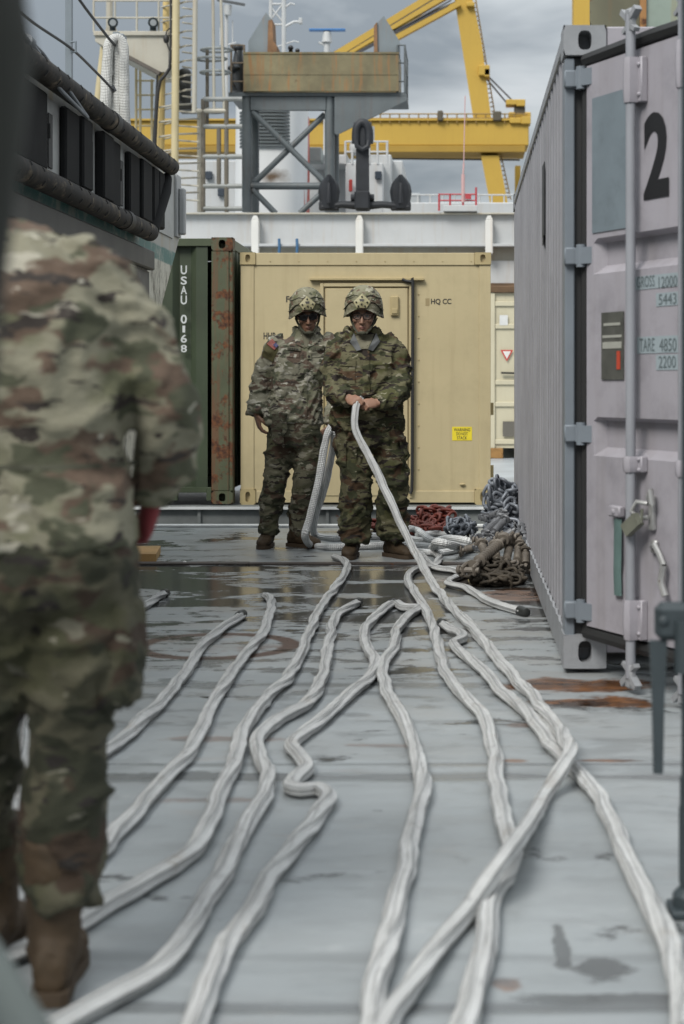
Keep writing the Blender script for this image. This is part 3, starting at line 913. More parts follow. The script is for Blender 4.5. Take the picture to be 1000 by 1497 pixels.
# ================================================================== SHIP STRUCTURES BEHIND
SHIPW = paint('shipwhite', (.48, .49, .49), .5, .06, .8, rust=.05, streak=.25, streakcol=(.38, .27, .16), grime=.15)
CREAMW = paint('creamwhite', (.44, .415, .345), .5, .08, 1.2, rust=.12, streak=.4, streakcol=(.36, .22, .09), grime=.15)
gY = 32.0
def B(px, py, Y=gY):
    return P(px, py, Y)
g = empty('deck_girder', (-1, gY, -.03), 'long white steel girder with rust stained upright stiffeners across the deck', 'girder')
gx0, gx1 = -9.0, 6.0
zt = B(0, 311).z; zb = B(0, 357).z
b = MB(); b.box((gx0, gY + .10, zb), (gx1, gY + .14, zt - .03)); b.build('web', SHIPW, g)
b = MB(); b.box((gx0, gY - .02, zt - .03), (gx1, gY + .6, zt), .004); b.build('top_flange', CREAMW, g)
b = MB(); b.box((gx0, gY - .12, zb - .05), (gx1, gY + .5, zb), .004); b.build('ledge', SHIPW, g)
b = MB(); b.box((gx0, gY + .22, B(0, 380).z), (gx1, gY + .3, zb - .05)); b.build('lower_web', CREAMW, g)
b = MB(); b.box((gx0, gY + .15, -.03), (gx1, gY + .32, B(0, 380).z - .004)); b.build('coaming', SHIPW, g)
b = MB(); b.box((gx0, gY - .05, B(0, 424).z), (gx1, gY + .15, B(0, 414).z)); b.build('walkway_edge', paint('rustedge', (.13, .08, .045), .8, .3, 2, rust=.5), g)
for px_ in (222, 374, 526, 715 - 0, 880):
    b = MB()
    a_, c_ = B(px_ - 5.5, 372), B(px_ + 5.5, 318)
    b.box((a_.x, gY - .13, a_.z), (c_.x, gY + .098, c_.z - .05), .015)
    b.prism([(a_.x + .004, gY - .125, c_.z - .05), (c_.x - .004, gY - .125, c_.z - .05), ((a_.x + c_.x) / 2 + .03, gY - .125, c_.z + .03), ((a_.x + c_.x) / 2 - .03, gY - .125, c_.z + .03)], (0, .22, 0))
    b.build('stiffener', paint('stiff%d' % px_, (.68, .67, .63), .5, .06, 2, rust=.1, streak=.35, streakcol=(.4, .22, .08), seed=px_ * .1), g)
for px_, lb in ((408, 'blue lashing strap on the white girder, left of the pair'), (434, 'blue lashing strap on the white girder, right of the pair')):
    b = MB(); b.tube([B(px_, 349, gY - .16), B(px_ + .5, 360, gY - .17), B(px_ - .5, 385, gY - .16)], (.028), 8)
    tag(b.build('lashing_strap', plain('bluestrap', (.05, .13, .24)), loc=B(px_, 385, gY - .16)), lb, 'strap', 'blue straps')

# ---- crane boom rest
BY = 34.0
def C(px, py, dy=0.0):
    return P(px, py, BY + dy)
BOOMG = paint('boomgrey', (.11, .127, .133), .5, .15, 1.2, rust=.10, streak=.3, grime=.3)
RUSTBOX = paint('rustbox', (.175, .15, .08), .55, .3, 1.1, rust=.30, streak=1.0, streakcol=(.30, .13, .035), grime=.5, seed=2.2)
r = empty('boom_rest', (C(420, 0).x, BY, C(0, 308).z), 'grey crane boom rest on braced legs with a rust streaked cradle and two pointed horns', 'boom rest')
b = MB(); a_, c_ = C(357, 134.5), C(583, 79)
b.box((a_.x, BY - .1, a_.z), (c_.x, BY - .06, c_.z), .004); b.box((a_.x, BY - .06, a_.z), (a_.x + .04, BY + 1.5, c_.z)); b.box((c_.x - .04, BY - .06, a_.z), (c_.x, BY + 1.5, c_.z)); b.box((a_.x + .04, BY + 1.46, a_.z), (c_.x - .04, BY + 1.5, c_.z))
bx = b.build('cradle_box', RUSTBOX, r)
b = MB()
b.box((a_.x - .01, BY - .115, c_.z - .02), (c_.x + .01, BY - .101, c_.z + .02)); zz_ = C(0, 110).z; b.box((a_.x, BY - .108, zz_ - .01), (c_.x, BY - .101, zz_ + .01))
b.build('rim', RUSTBOX, bx)
for outl in ([(363, 79), (363, 60), (389, 18), (398, 29), (399, 60), (404, 66), (404, 79)], [(547, 79), (547, 39), (561, 23), (584, 60), (584, 79)]):
    b = MB(); b.prism([C(x, y, .02) for x, y in outl], (0, .5, 0)); h_ = b.build('horn', paint('horn', (.19, .22, .235), .5, .12, 2, rust=.16, streak=.25, streakcol=(.3, .14, .05), seed=outl[0][0]), r)
    e_ = [p for p in outl]
    b = MB()
    if outl[0][0] < 400:
        b.prism([C(x, y, -.03) for x, y in ((391, 79), (392, 30), (398, 28.5), (399.5, 60), (404.5, 66), (404.5, 79))], (0, .6, 0))
    else:
        b.prism([C(x, y, -.03) for x, y in ((546.5, 79), (546.5, 38), (551, 32), (552, 79))], (0, .6, 0))
    b.build('rubbing_strip', paint('rustwood', (.22, .12, .06), .8, .3, 5, rust=.4), h_)
b = MB(); b.prism([C(334, 135), C(594, 135), C(594, 146), C(540, 170), C(490, 196), C(487, 160), C(372, 160), C(350, 150), C(334, 139)][:2] + [C(594, 140), C(334, 140)], (0, 1.7, 0))
b.build('platform', BOOMG, r)
b = MB(); b.prism([C(489, 140.5), C(594, 140.5), C(594, 147), C(492, 197), C(489, 194)], (0, .08, 0)); b.build('bracket', BOOMG, r); b = MB(); b.prism([C(489, 140.5, 1.2), C(594, 140.5, 1.2), C(594, 147, 1.2), C(492, 197, 1.2), C(489, 194, 1.2)], (0, .08, 0)); b.build('bracket', BOOMG, r)
b = MB(); a_, c_ = C(366, 160), C(476, 140.5); b.box((a_.x, BY + .05, a_.z), (c_.x, BY + .2, c_.z)); b.build('cross_beam', BOOMG, r)
for (px_, dy) in ((361, .15), (482, .15), (361, 1.4), (482, 1.4)):
    b = MB(); b.tube([C(px_, 310, dy) if dy < 1 else Vector((C(px_, 310, .15).x, BY + dy, C(0, 310, .15).z)), Vector((C(px_, 150, .15).x, BY + dy, C(0, 141, .15).z - .01))], .105, 16); b.build('leg', BOOMG, r, True)
def brace(a, c, dy=.15, rad=.062, cz=None):
    m = MB(); m.tube([C(*a, dy), C(*c, dy)], rad, 12); m.build('brace', BOOMG, r, True)
brace((369, 163), (474, 266), .12); brace((475, 167), (371, 268), .26); brace((367, 272), (475, 272), .15, .075); brace((369, 277), (403, 312), .14); brace((474, 279), (438, 312), .14)
for k, (xs_, nm) in enumerate((((581, 592), 'r'), ((338, 357), 'l'))):
    b = MB()
    for px_ in xs_:
        for dy in (0, 1.5):
            b.tube([C(px_, 135, 0) + Vector((0, dy, 0)), C(px_, 66, 0) + Vector((0, dy, 0))], .022, 8)
    for py_ in (66, 92, 119):
        b.tube([C(xs_[0], py_), C(xs_[1], py_)], .016, 6); b.tube([C(xs_[1 - k], py_), C(xs_[1 - k], py_) + Vector((0, 1.5, 0))], .016, 6)
    b.build('railing', BOOMG if k == 0 else paint('brownrail', (.16, .12, .08), .6, .2, 3, rust=.3), r)
b = MB(); b.ell(C(348, 70, .6), (.12, .12, .09)); b.tube([C(348, 134, .6), C(347, 110, .6), C(349, 72, .6)], [.17, .16, .08], 14); b.ell(C(342, 100, .5), (.14, .14, .08)); b.build('search_lamp', plain('lampdark', (.03, .035, .04), .4), r, True)
b = MB(); b.tube([C(425, 76, .9), C(425, 68, .8)], .045, 10); b.ell(C(425, 70, .8), (.06, .06, .06)); b.ell(C(435, 74, .8), (.05, .05, .05)); b.build('vent_knob', plain('ventdark', (.02, .02, .022), .4), r, True)

# ---- spare anchor
ANCH = paint('anchor', (.012, .014, .018), .6, .4, 4, rust=.05, bump=.9, bscale=7)
ay = 32.3
def A(px, py, dy=0.0):
    return P(px, py, ay + dy)
an = empty('ship_anchor', A(530, 308), 'big black stockless anchor standing crown down on the white girder', 'anchor')
b = MB()
b.ring_loft([[A(x0_, y_, d) for x0_, d in ((xa, -.12), (xb, -.12), (xb, .16), (xa, .16))] for y_, xa, xb in ((305, 519, 541), (280, 520, 540), (210, 520.5, 539.5), (180, 523, 537))])
b.build('shank', ANCH, an)
b = MB(); pts = [A(530 + 9.5 * math.cos(a), 196 - 17 * math.sin(a), -.1) for a in [math.pi * (i / 10) for i in range(11)]]
b.tube(pts, .085, 10); b.tube([pts[0], A(539.5, 210, -.1)], .085, 10); b.tube([pts[-1], A(520.5, 210, -.1)], .085, 10); b.tube([A(517, 183, -.08), A(543, 183, -.08)], .06, 10)
b.tube([A(520.5, 205, -.17), A(522, 214, -.19), A(530, 219, -.2), A(538, 214, -.19), A(539.5, 205, -.17)], .05, 8)
b.build('shackle', ANCH, an, True)
b = MB(); b.tube([A(470, 303, 0), A(500, 299, 0), A(530, 301, 0), A(560, 299, 0), A(598, 303, 0)], [.06, .07, .09, .07, .06], 12); b.box(A(518, 306, -.2), A(542, 282, .2), .03); b.tube([A(513, 289, 0), A(547, 289, 0)], .07, 10); b.build('crown', ANCH, an)
for px_ in (481, 586):
    b = MB()
    prof = [(304, 11), (297, 13.5), (288, 15), (280, 16), (270, 14), (262, 8.5), (255, 2)]
    b.ring_loft([[A(px_ + w_ * c_, y_, d_) for c_, d_ in ((-1, .06), (-.75, -.05), (-.25, -.10), (0, -.15), (.25, -.10), (.75, -.05), (1, .06), (.5, .16), (-.5, .16))] for y_, w_ in prof])
    fl = b.build('fluke', ANCH, an, True, angle=30)
    b = MB(); b.tube([A(px_, 297, -.13), A(px_, 275, -.16), A(px_, 258, -.06)], [.05, .035, .015], 8); b.box(A(px_ - 15, 307, -.05), A(px_ + 15, 296, .15), .02); b.build('rib_plate', ANCH, fl, True)

# ---- funnel
fY = 38.0
def Q(px, py, dy=0.0, Y=fY):
    return P(px, py, Y + dy)
fn = empty('ship_funnel', Q(390, 0).xy.to_3d(), 'white ship funnel with rounded louvre bands behind the boom rest', 'funnel')
b = MB()
def fsec(py, a, c):
    q0_, q1_ = Q(a, py), Q(c, py)
    return ((q0_.x + q1_.x) / 2, fY + 1.2, q0_.z), (q1_.x - q0_.x) / 2, 1.2
b.slices([((fsec(330, 338, 440)[0][0], fY + 1.2, -.02), fsec(330, 338, 440)[1], 1.2), fsec(320, 336, 440), fsec(140, 338, 442)], 36, 3.2)
tf = NT('funnelpaint'); qs = Q(398, 258)
o_ = tf.n('ShaderNodeSeparateXYZ', {0: tf.tc.outputs['Object']})
ea = tf.math('DIVIDE', tf.math('SUBTRACT', o_.outputs['X'], qs.x - BASE[fn.name].x), .5); eb = tf.math('DIVIDE', tf.math('SUBTRACT', o_.outputs['Z'], qs.z - BASE[fn.name].z), .26)
ee = tf.math('ADD', tf.math('SQRT', tf.math('ADD', tf.math('MULTIPLY', ea, ea), tf.math('MULTIPLY', eb, eb))), tf.math('MULTIPLY', tf.noise(3, tf.coord(), 6, .6), 1.2))
b.build('casing', tf.fin(tf.mix(tf.ramp(ee, 1.5, .7), tf.mix(tf.noise(1.2, tf.coord(), 4), (.62, .63, .63), (.68, .69, .69)), (.12, .08, .05)), .5), fn, True)
b = MB()
for i in range(11):
    py_ = 163 + i * 5.0
    s0, h0, _ = fsec(py_, 345, 430)
    b.slices([((s0[0], fY + 1.15, s0[2] - .022), .69, 1.22), ((s0[0], fY + 1.15, s0[2] + .022), .69, 1.22)], 36, 4)
b.build('louvres', plain('louvre', (.10, .115, .12), .6), fn)
b = MB(); a_, c_ = Q(441, 310, 1.0), Q(446, 162, 1.0); b.box((a_.x, fY + .8, a_.z), (c_.x, fY + 2.2, c_.z)); b.build('red_band', plain('redband', (.45, .10, .08)), fn)

# ---- superstructure
sY = 42.0
su = empty('ship_superstructure', (P(500, 0, sY).x, sY, -.03), 'white ship superstructure blocks low behind the anchor', 'superstructure')
def blk(x_0, y_0, x_1, y_1, Y, dep, nm, m=SHIPW, bev=.02):
    p, q = P(x_0, y_1, Y), P(x_1, y_0, Y)
    m_ = MB(); m_.box((p.x, Y, p.z), (q.x, Y + dep, q.z), bev); return m_.build(nm, m, su)
b = MB(); p, q = P(255, 330, sY), P(640, 234, sY); b.box((p.x, sY + .1, -.03), (q.x - .9, sY + 6, q.z), .02); b.build('deck_house', SHIPW, su)
blk(452, 226, 508, 240, sY - 1, 2, 'roof_block'); blk(505, 238, 560, 312, sY - 1.2, 1, 'side_block'); blk(540, 226, 572, 305, sY - .6, 2, 'bridge_wing')
blk(446, 215, 470, 236, sY - 1.5, .6, 'winch_house', paint('gr', (.3, .33, .32), .6))
blk(594, 282, 614, 304, sY - 2, .8, 'grey_box', paint('gr2', (.33, .35, .36), .6))
blk(438, 255, 444, 300, sY - 1.3, .1, 'blue_panel', plain('blp', (.10, .2, .36)))
blk(510, 262, 515, 280, sY - 1.4, .1, 'red_locker', plain('rdl', (.4, .04, .03)))
for x_, y_ in ((300, 250), (318, 275), (470, 262), (548, 250)): blk(x_, y_, x_ + 10, y_ + 12, sY - .02 - (1.3 if 505 < x_ < 560 else 0), .1, 'window', plain('winb', (.05, .06, .075), .15))
b = MB()
for px_ in (505, 515, 528, 540, 552, 566): b.tube([P(px_, 240, sY - 1.2), P(px_, 206, sY - 1.2)], .03, 6)
for py_ in (207, 222): b.tube([P(505, py_, sY - 1.2), P(568, py_, sY - 1.2)], .025, 6)
for px_ in range(575, 750, 18): b.tube([P(px_, 312, sY - 2), P(px_, 284, sY - 2)], .022, 6)
for py_ in (285, 298): b.tube([P(575, py_, sY - 2), P(750, py_, sY - 2)], .02, 6)
b.build('railing', SHIPW, su)
b = MB(); b.ell(P(520, 215, sY - 1.1), (.16, .16, .22)); b.tube([P(540, 205, sY - .8), P(540, 185, sY - .8)], .13, 12); b.build('life_raft', SHIPW, su, True)
# low bulwark, far deck
blk(560, 296, 760, 330, sY - 2.2, .3, 'bulwark')

# ---- antennas / radar
def mast(name, lab, cat, Y, tubes, boxes, m, rad=.03, grp=None):
    e_ = MB()
    for pts, rr in tubes: e_.tube([P(x, y, Y) for x, y in pts], rr, 8)
    for (a, c, dep) in boxes:
        p, q = P(a[0], a[1], Y), P(c[0], c[1], Y); e_.box((p.x, Y - dep / 2, min(p.z, q.z)), (q.x, Y + dep / 2, max(p.z, q.z)), .01)
    return tag(e_.build(name, m, loc=P(tubes[0][0][0][0], tubes[0][0][0][1], Y)), lab, cat, grp)
LATT = [([(395, 250), (396, 0)], .05), ([(415, 250), (415, -60)], .06), ([(395, 6), (415, 6)], .03), ([(395, 30), (415, 4)], .025), ([(397, 12), (415, 34)], .025), ([(396, 36), (415, 36)], .03), ([(415, 40), (430, 32), (440, 32)], .04), ([(415, 12), (425, 5), (431, 7)], .03), ([(400, 70), (430, 60), (437, 62)], .02)]
mast('lattice_mast', 'white lattice mast with a dark lamp behind the left horn of the boom rest', 'mast', 44, LATT, [((437, 35), (442, 27), .2)], SHIPW)
rd = empty('radar', P(478, 240, 43), 'radar with a blue bar scanner on a white post', 'radar')
b = MB(); b.tube([P(478, 240, 43), P(478, 62, 43)], [.10, .08], 10); b.tube([P(478, 62, 43), P(478, 47, 43)], [.14, .10], 12); b.tube([P(466, 62, 43), P(478, 68, 43)], .03, 8); b.build('post', SHIPW, rd, True)
b = MB(); p, q = P(452, 45.5, 43), P(505, 42.5, 43); b.box((p.x, 42.9, p.z), (q.x, 43.1, q.z), .01); b.build('scanner', plain('scan', (.05, .17, .40), .4), rd)
mast('dome_antenna', 'small white dome antenna on a thin mast above the ladder tower', 'antenna', 46, [([(331, 240), (331, 22)], .05), ([(322, 66), (322, 40)], .02), ([(331, 66), (345, 62)], .02), ([(340, 70), (340, 30)], .015)], [], SHIPW)
rd = empty('radar', P(333, 20, 45.9), 'radar with a dark tilted bar scanner over a small white drum', 'radar')
b = MB(); b.tube([P(333, 22, 45.9), P(333, 8, 45.9)], [.10, .12], 12); b.build('drum', SHIPW, rd, True)
b = MB(); b.bar(P(318, 0, 45.8), P(358, 7, 45.8), .1, .06); b.build('scanner', plain('scan2', (.08, .085, .09), .4), rd)
mast('whip_antenna', 'thin whip antenna with a red base on the red railed stand', 'antenna', 31.95, [([(677, 296), (677, 255)], .035), ([(677, 256), (678, 239)], .018), ([(678, 239), (680, 140)], .010)], [], plain('whip', (.55, .35, .34)))
rr_ = empty('railed_stand', P(668, 304, 31.9), 'small white stand with red rails at the end of the white girder', 'stand')
b = MB(); p, q = P(648, 309, 31.9), P(698, 300, 31.9); b.box((p.x, 31.9, p.z), (q.x, 32.3, q.z), .01); b.build('plinth', SHIPW, rr_)
b = MB()
for px_ in (642, 658, 677, 696): b.tube([P(px_, 308, 31.95), P(px_, 283 if px_ < 690 else 274, 31.95)], .02, 8)
for py_ in (284, 293): b.tube([P(642, py_, 31.95), P(696, py_, 31.95)], .014, 8)
p, q = P(680, 291, 31.93), P(689, 285, 31.93); b.box((p.x, 31.9, p.z), (q.x, 31.96, q.z))
b.build('red_rail', plain('redrail', (.42, .05, .06), .5), rr_, True)

# ---- white floodlight platform + yellow ladder tower + brown cage ladder
YELW = paint('oldyellow', (.62, .47, .20), .5, .12, 1.5, rust=.14, streak=.4, streakcol=(.36, .2, .08))
YELP = paint('paleyellow', (.52, .44, .26), .5, .12, 1.5, rust=.1)
pY = 33.0
def K(px, py, dy=0.0):
    return P(px, py, pY + dy)
pf = empty('floodlight_platform', (K(250, 0).x, pY, K(0, 311).z), 'white floodlight platform with railings on a yellowed ladder mast', 'platform')
b = MB(); b.prism([K(139, 52), K(246, 52), K(246, 105), K(222, 105), K(160, 72), K(139, 60)], (0, 1.2, 0)); b.build('bracket', CREAMW, pf)
b = MB(); p, q = K(137, 52.5), K(248, 46); b.box((p.x, pY - .05, p.z), (q.x, pY + 1.3, q.z), .01); b.build('deck_plate', CREAMW, pf)
b = MB(); b.prism([K(152, 47, .4), K(172, 47, .4), K(163, 27, .4)], (0, .05, 0)); b.tube([K(160, 47, .6), K(160, -60, .6)], .07, 10)
for px_ in (137, 168, 200, 232): b.tube([K(px_, 46), K(px_, 0)], .022, 6)
for py_ in (1, 26): b.tube([K(137, py_), K(248, py_)], .02, 6)
b.build('railing', CREAMW, pf)
b = MB(); b.tube([K(153, 69, .6), K(141, 168, .6), K(136, 210, .6)], [.09, .085, .08], 12); b.build('strut', YELP, pf, True)
b = MB(); b.bar(K(185, 82, -.02), K(234, 108, -.02), .2, .07); b.build('under_brace', paint('dkbrace', (.10, .085, .07), .6, .3, 3, rust=.4), pf)
for px_ in (165, 224):
    b = MB(); b.tube([K(px_, 33, -.1), K(px_, 33, .15)], [.105, .08], 16); b.box(K(px_ - 5, 46, -.03), K(px_ + 5, 39, .06), .01)
    fl = b.build('floodlight', plain('fldark', (.02, .03, .033), .4), pf)
    b = MB(); b.tube([K(px_, 33, -.115), K(px_, 33, -.101)], .065, 16); b.build('lens', plain('fllens', (.35, .37, .38), .2), fl)
lt = empty('ladder_mast', (K(265, 0).x, pY, K(0, 311).z), 'tall yellowed ladder mast with zigzag rungs left of the boom rest', 'mast')
b = MB(); b.tube([K(258, -80, -.3), K(255.5, 245, -.3)], .075, 12); b.build('yellow_post', YELP, lt, True)
b = MB(); b.tube([K(286, -80, -.3), K(284, 165, -.3)], .05, 10); b.tube([K(292, 160, .6), K(292, 310, .6)], .055, 10); b.build('pale_post', CREAMW, lt, True)
b = MB(); a_ = K(241, 310, .1)
b.tube([K(243, -80, .3), K(243, 50, .3)], .07, 10); b.tube([K(237, 100, .2), K(229, 235, .2)], .085, 12); b.tube([K(237, 100, .2), K(234, 312, .2)], .07, 12)
b.build('rear_post', YELW, lt, True)
b = MB(); y_ = -20
k = 0
while y_ < 300:
    l_ = 258 if y_ < 150 else 233
    r_ = 284 if y_ < 160 else 291
    b.tube([K(l_, y_ + 5, 0), K((l_ + r_) / 2, y_ + 1, -.3), K(r_, y_, .3)], .02, 6); b.tube([K(236, y_ + 9, .3), K(258, y_ + 4, -.3)], .018, 6)
    b.tube([K((l_ + r_) / 2 - 4, y_ + 10, .4), K(r_, y_ + 12.5, -.2)], .018, 6)
    y_ += 21.5; k += 1
b.build('rungs', CREAMW, lt)
b = MB()
b.tube(catmull([K(250, -20, -.1), K(251, 40, -.1), K(248, 100, -.1), K(234, 118, -.1), K(229, 160, -.1), K(226, 225, -.1)], .2), .035, 8); b.tube([K(230, 110, -.05), K(226, 180, -.05), K(223, 225, -.05)], .02, 6)
b.tube(catmull([K(252, 40, -.1), K(244, 45, -.1), K(243, 60, -.1), K(250, 78, -.1)], .1), .014, 6); b.ell(K(243, 57, -.12), (.06, .05, .09))
b.build('cable', RUBBER, lt, True)
b = MB()
for px_ in (199, 205, 222): b.tube([K(px_, 70 + (px_ - 199) * 2, 1.5), K(px_, 230, 1.5)], .028, 6)
for py_ in (118, 139, 160, 184, 205): b.tube([K(199, py_, 1.5), K(226, py_, 1.5)], .02, 6)
b.build('side_ladder', YELP, lt)
b = MB(); b.ell(K(270, 108, .8), (.14, .14, .12)); b.tube([K(270, 150, .8), K(270, 112, .8)], .13, 12); b.ell(K(265, 125, .6), (.1, .1, .1)); p, q = K(258, 160, .5), K(282, 150, .5); b.box((p.x, pY + .5, p.z), (q.x, pY + 1.1, q.z), .02)
b.build('signal_horn', plain('horndark', (.04, .04, .035), .5), lt, True)
# guard hoops
BRN = paint('brownframe', (.13, .115, .09), .6, .25, 2, rust=.3)
lt2 = empty('cage_ladder', (K(315, 0).x, pY, K(0, 311).z), 'weathered brown and grey caged ladder beside the boom rest', 'ladder')
b = MB()
for px_, dy in ((297, 0), (331, 0)): b.tube([K(px_, 310, dy), K(px_, 145, dy)], .045, 8)
b.tube([K(320, 270, 0), K(320, 185, 0)], .045, 8); b.tube([K(303, 185, .3), K(303, 72, .3)], .035, 8)
b.build('rail', BRN, lt2)
b = MB()
for py_ in (145, 185, 229, 272, 305): b.tube([K(297, py_), K(354, py_)], .05, 8)
b.build('cross_bar', paint('greybar', (.25, .26, .25), .6, .2, 2, rust=.2), lt2)
b = MB()
HOOPG = paint('greyhoop', (.26, .28, .28), .6, .2, 2, rust=.15)
for py_, (a, c) in ((73, (294, 340)), (106, (293, 337)), (86, (286, 331)), (162, (291, 331))):
    pts = [K((a + c) / 2 + (c - a) / 2 * math.cos(q), py_ + 3 * math.sin(q), .35 + .35 * math.sin(q)) for q in [2 * math.pi * i / 14 for i in range(14)]]
    b = MB(); b.tube(pts, .028, 6, closed=True); b.build('hoop', HOOPG, lt2)
b = MB()
for px_, px2 in ((311, 313), (322, 328)): b.tube([K(px_, -30, 0), K(px2, 162, 0)], .03, 6)
b.tube([K(283, 162, 0), K(331, 162, 0)], .045, 8)
b.build('guard_bar', CREAMW, lt2)

# ================================================================== YELLOW GANTRY CRANE
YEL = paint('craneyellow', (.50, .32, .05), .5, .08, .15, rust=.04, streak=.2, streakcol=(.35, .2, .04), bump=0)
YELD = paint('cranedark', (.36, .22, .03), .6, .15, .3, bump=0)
cY = 90.0
def Y(px, py, dy=0.0):
    return P(px, py, cY + dy)
cr_ = empty('gantry_crane', (Y(720, 0).x, cY, -8), 'huge yellow shipyard gantry crane across the sky', 'crane')
b = MB(); p, q = Y(150, 226), Y(772, 181); b.box((p.x, cY - 1, p.z + .35), (q.x, cY + 1.5, q.z), .05); b.build('main_beam', YEL, cr_)
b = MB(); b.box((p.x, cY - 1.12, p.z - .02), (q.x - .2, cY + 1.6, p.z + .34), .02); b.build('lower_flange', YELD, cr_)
b = MB(); b.box((p.x, cY - 1.15, q.z + .0), (q.x + .1, cY + 1.7, q.z + .10)); b.build('upper_flange', YEL, cr_)
b = MB(); b.ring_loft([[Y(x_a, y_, -.9), Y(x_b, y_, -.9), Y(x_b, y_, .9), Y(x_a, y_, .9)] for y_, x_a, x_b in ((-5, 664, 690), (60, 674, 704), (180, 693, 719))]); b.build('upper_leg', YEL, cr_)
b = MB()
q0_, q1_ = Y(716, 290), Y(741, 290)
b.ring_loft([[Y(x_a, y_, -.9), Y(x_b, y_, -.9), Y(x_b, y_, .9), Y(x_a, y_, .9)] for y_, x_a, x_b in ((227, 703, 729), (295, 716, 742), (775, 805, 830))]); b.build('lower_leg', YEL, cr_)
b = MB(); p, q = Y(757, 600), Y(765, 228); b.box((p.x, cY + 4, -8), (q.x, cY + 5, q.z)); b.build('support_leg', YEL, cr_); b = MB(); b.box((Y(230, 0).x, cY - .8, -8), (Y(245, 0).x, cY + .8, Y(0, 228).z)); b.build('support_leg', YEL, cr_)
b = MB()
for (a, c, w_) in (((668, 6), (540, 58), .28), ((668, 6), (498, 84), .28), ((660, -12), (480, 92), .45)): b.bar(Y(*a, -1), Y(*c, -1), w_, w_)
b.bar(Y(672, 5, -1), Y(560, 66, -1), .42, .3); b.bar(Y(630, -4, -1), Y(480, 88, -1), .5, .36)
b.build('stay_beam', YEL, cr_)
b = MB()
for (a, c) in (((640, -12), (485, 78)), ((655, -14), (500, 80)), ((660, 0), (520, 78)), ((655, 8), (520, 80))): b.tube([Y(*a, -1.2), Y(*c, -1.2)], .045, 5)
for (a, c) in (((710, 108), (748, 146)), ((712, 116), (742, 152)), ((570, 232), (760, 234))): b.tube([Y(*a, .5), Y(*c, .5)], .05, 5)
b.build('stay_cable', plain('cable', (.10, .10, .11), .6), cr_)
b = MB()
for px_ in range(500, 770, 14): b.tube([Y(px_, 180, -1.1), Y(px_, 166, -1.1)], .04, 4)
for py_ in (166.5, 173): b.tube([Y(500, py_, -1.1), Y(772, py_, -1.1)], .035, 4)
for k in range(26):
    y_ = -2 + k * 6.6; x_ = 690 + k * 1.12
    b.tube([Y(x_, y_), Y(x_ + 5, y_ - 1)], .03, 4)
b.tube([Y(695, -4), Y(724, 170)], .035, 4); b.tube([Y(692, 5), Y(708, 90)], .03, 4)
for k in range(10):
    y_ = 230 + k * 6.5; x_ = 730 + k * 1.25
    b.tube([Y(x_, y_), Y(x_ + 4, y_)], .03, 4)
b.tube([Y(733, 228), Y(747, 292)], .03, 4)
b.build('handrail', paint('railbr', (.33, .22, .08), .6, .2, 1, bump=0), cr_)
b = MB()
for (a, c) in (((740, 153), (756, 145)), ((755, 155), (768, 145)), ((745, 172), (762, 180)), ((762, 170), (776, 181)), ((700, 95), (716, 110)), ((682, 3), (694, 9)), ((708, 112), (716, 100))):
    b = MB(); p, q = Y(a[0], max(a[1], c[1]), -1.2), Y(c[0], min(a[1], c[1]), -1.2); b.box((p.x, cY - 1.2, p.z), (q.x, cY - .2, q.z), .03); b.build('machinery_box', YEL, cr_)
b = MB(); p, q = Y(743, 180), Y(775, 168); b.box((p.x, cY - 1, p.z), (q.x, cY + 1, q.z), .05)
b.build('machinery_house', YEL, cr_)
b = MB(); p, q = Y(752, 168, -1.1), Y(768, 155, -1.1); b.box((p.x, cY - 1.0, p.z), (q.x, cY - .3, q.z), .03); p, q = Y(560, 182, 0), Y(572, 166, 0); b.box((Y(640, 0).x, cY - 1.3, Y(0, 182).z), (Y(648, 0).x, cY - .6, Y(0, 167).z), .05); b.box((Y(720, 0).x, cY - 1.3, Y(0, 182).z), (Y(732, 0).x, cY - .6, Y(0, 168).z), .05)
b.build('winch', plain('winchd', (.09, .075, .05), .6), cr_)
# a second crane post and a lifted pontoon plate above the lilac container
b = MB(); p, q = P(839, 140, 60), P(866, -60, 60); b.box((p.x, 60, -.03), (q.x, 61, q.z), .04); b.box((q.x, 60.2, q.z - 3), (q.x + .3, 60.5, q.z - .5)); tag(b.build('crane_post', YEL, loc=(p.x, 60, -.03)), 'yellow crane post rising above the lilac container', 'crane post')
po = empty('steel_pontoon', P(930, 30, 9.3), 'weathered sea green steel pontoon end stacked on the lilac container', 'pontoon')
PONT = paint('pontoon', (.27, .33, .28), .5, .15, 1.5, rust=.22, streak=.9, streakcol=(.25, .2, .09), grime=.3)
yq = 8.2
xm_ = P(940, 0, yq).x
b = MB(); b.prism([Vector((P(862, 0, yq).x, yq, 2.98)), Vector((P(892, 0, yq).x, yq, 2.72)), Vector((xm_, yq, 2.72)), Vector((xm_, yq, 3.4)), Vector((P(862, 0, yq).x, yq, 3.4))], (.34, 3.6, 0))
b.build('rake_plate', paint('rake', (.14, .135, .085), .6, .25, 2, rust=.3, streak=.6, streakcol=(.2, .1, .04)), po)
b = MB(); b.prism([Vector((xm_ + .002, yq - .01, 2.72)), Vector((2.9, yq - .01, 2.72)), Vector((2.9, yq - .01, 3.4)), Vector((xm_ + .002, yq - .01, 3.4))], (0, 3.6, 0))
b.build('hull_plate', PONT, po)
b = MB(); b.box((P(935, 0, yq).x, yq - .03, 2.722), (P(944, 0, yq).x, yq - .002, 3.4)); b.build('edge_strip', paint('rustedge2', (.3, .15, .05), .7, .3, 3, rust=.5), po)
b = MB(); b.box((.9, yq + .3, 2.601), (1.05, yq + 3, 2.718)); b.box((2.4, yq + .3, 2.601), (2.55, yq + 3, 2.718)); b.build('bearer', paint('bearer', (.3, .26, .2), .8), po)

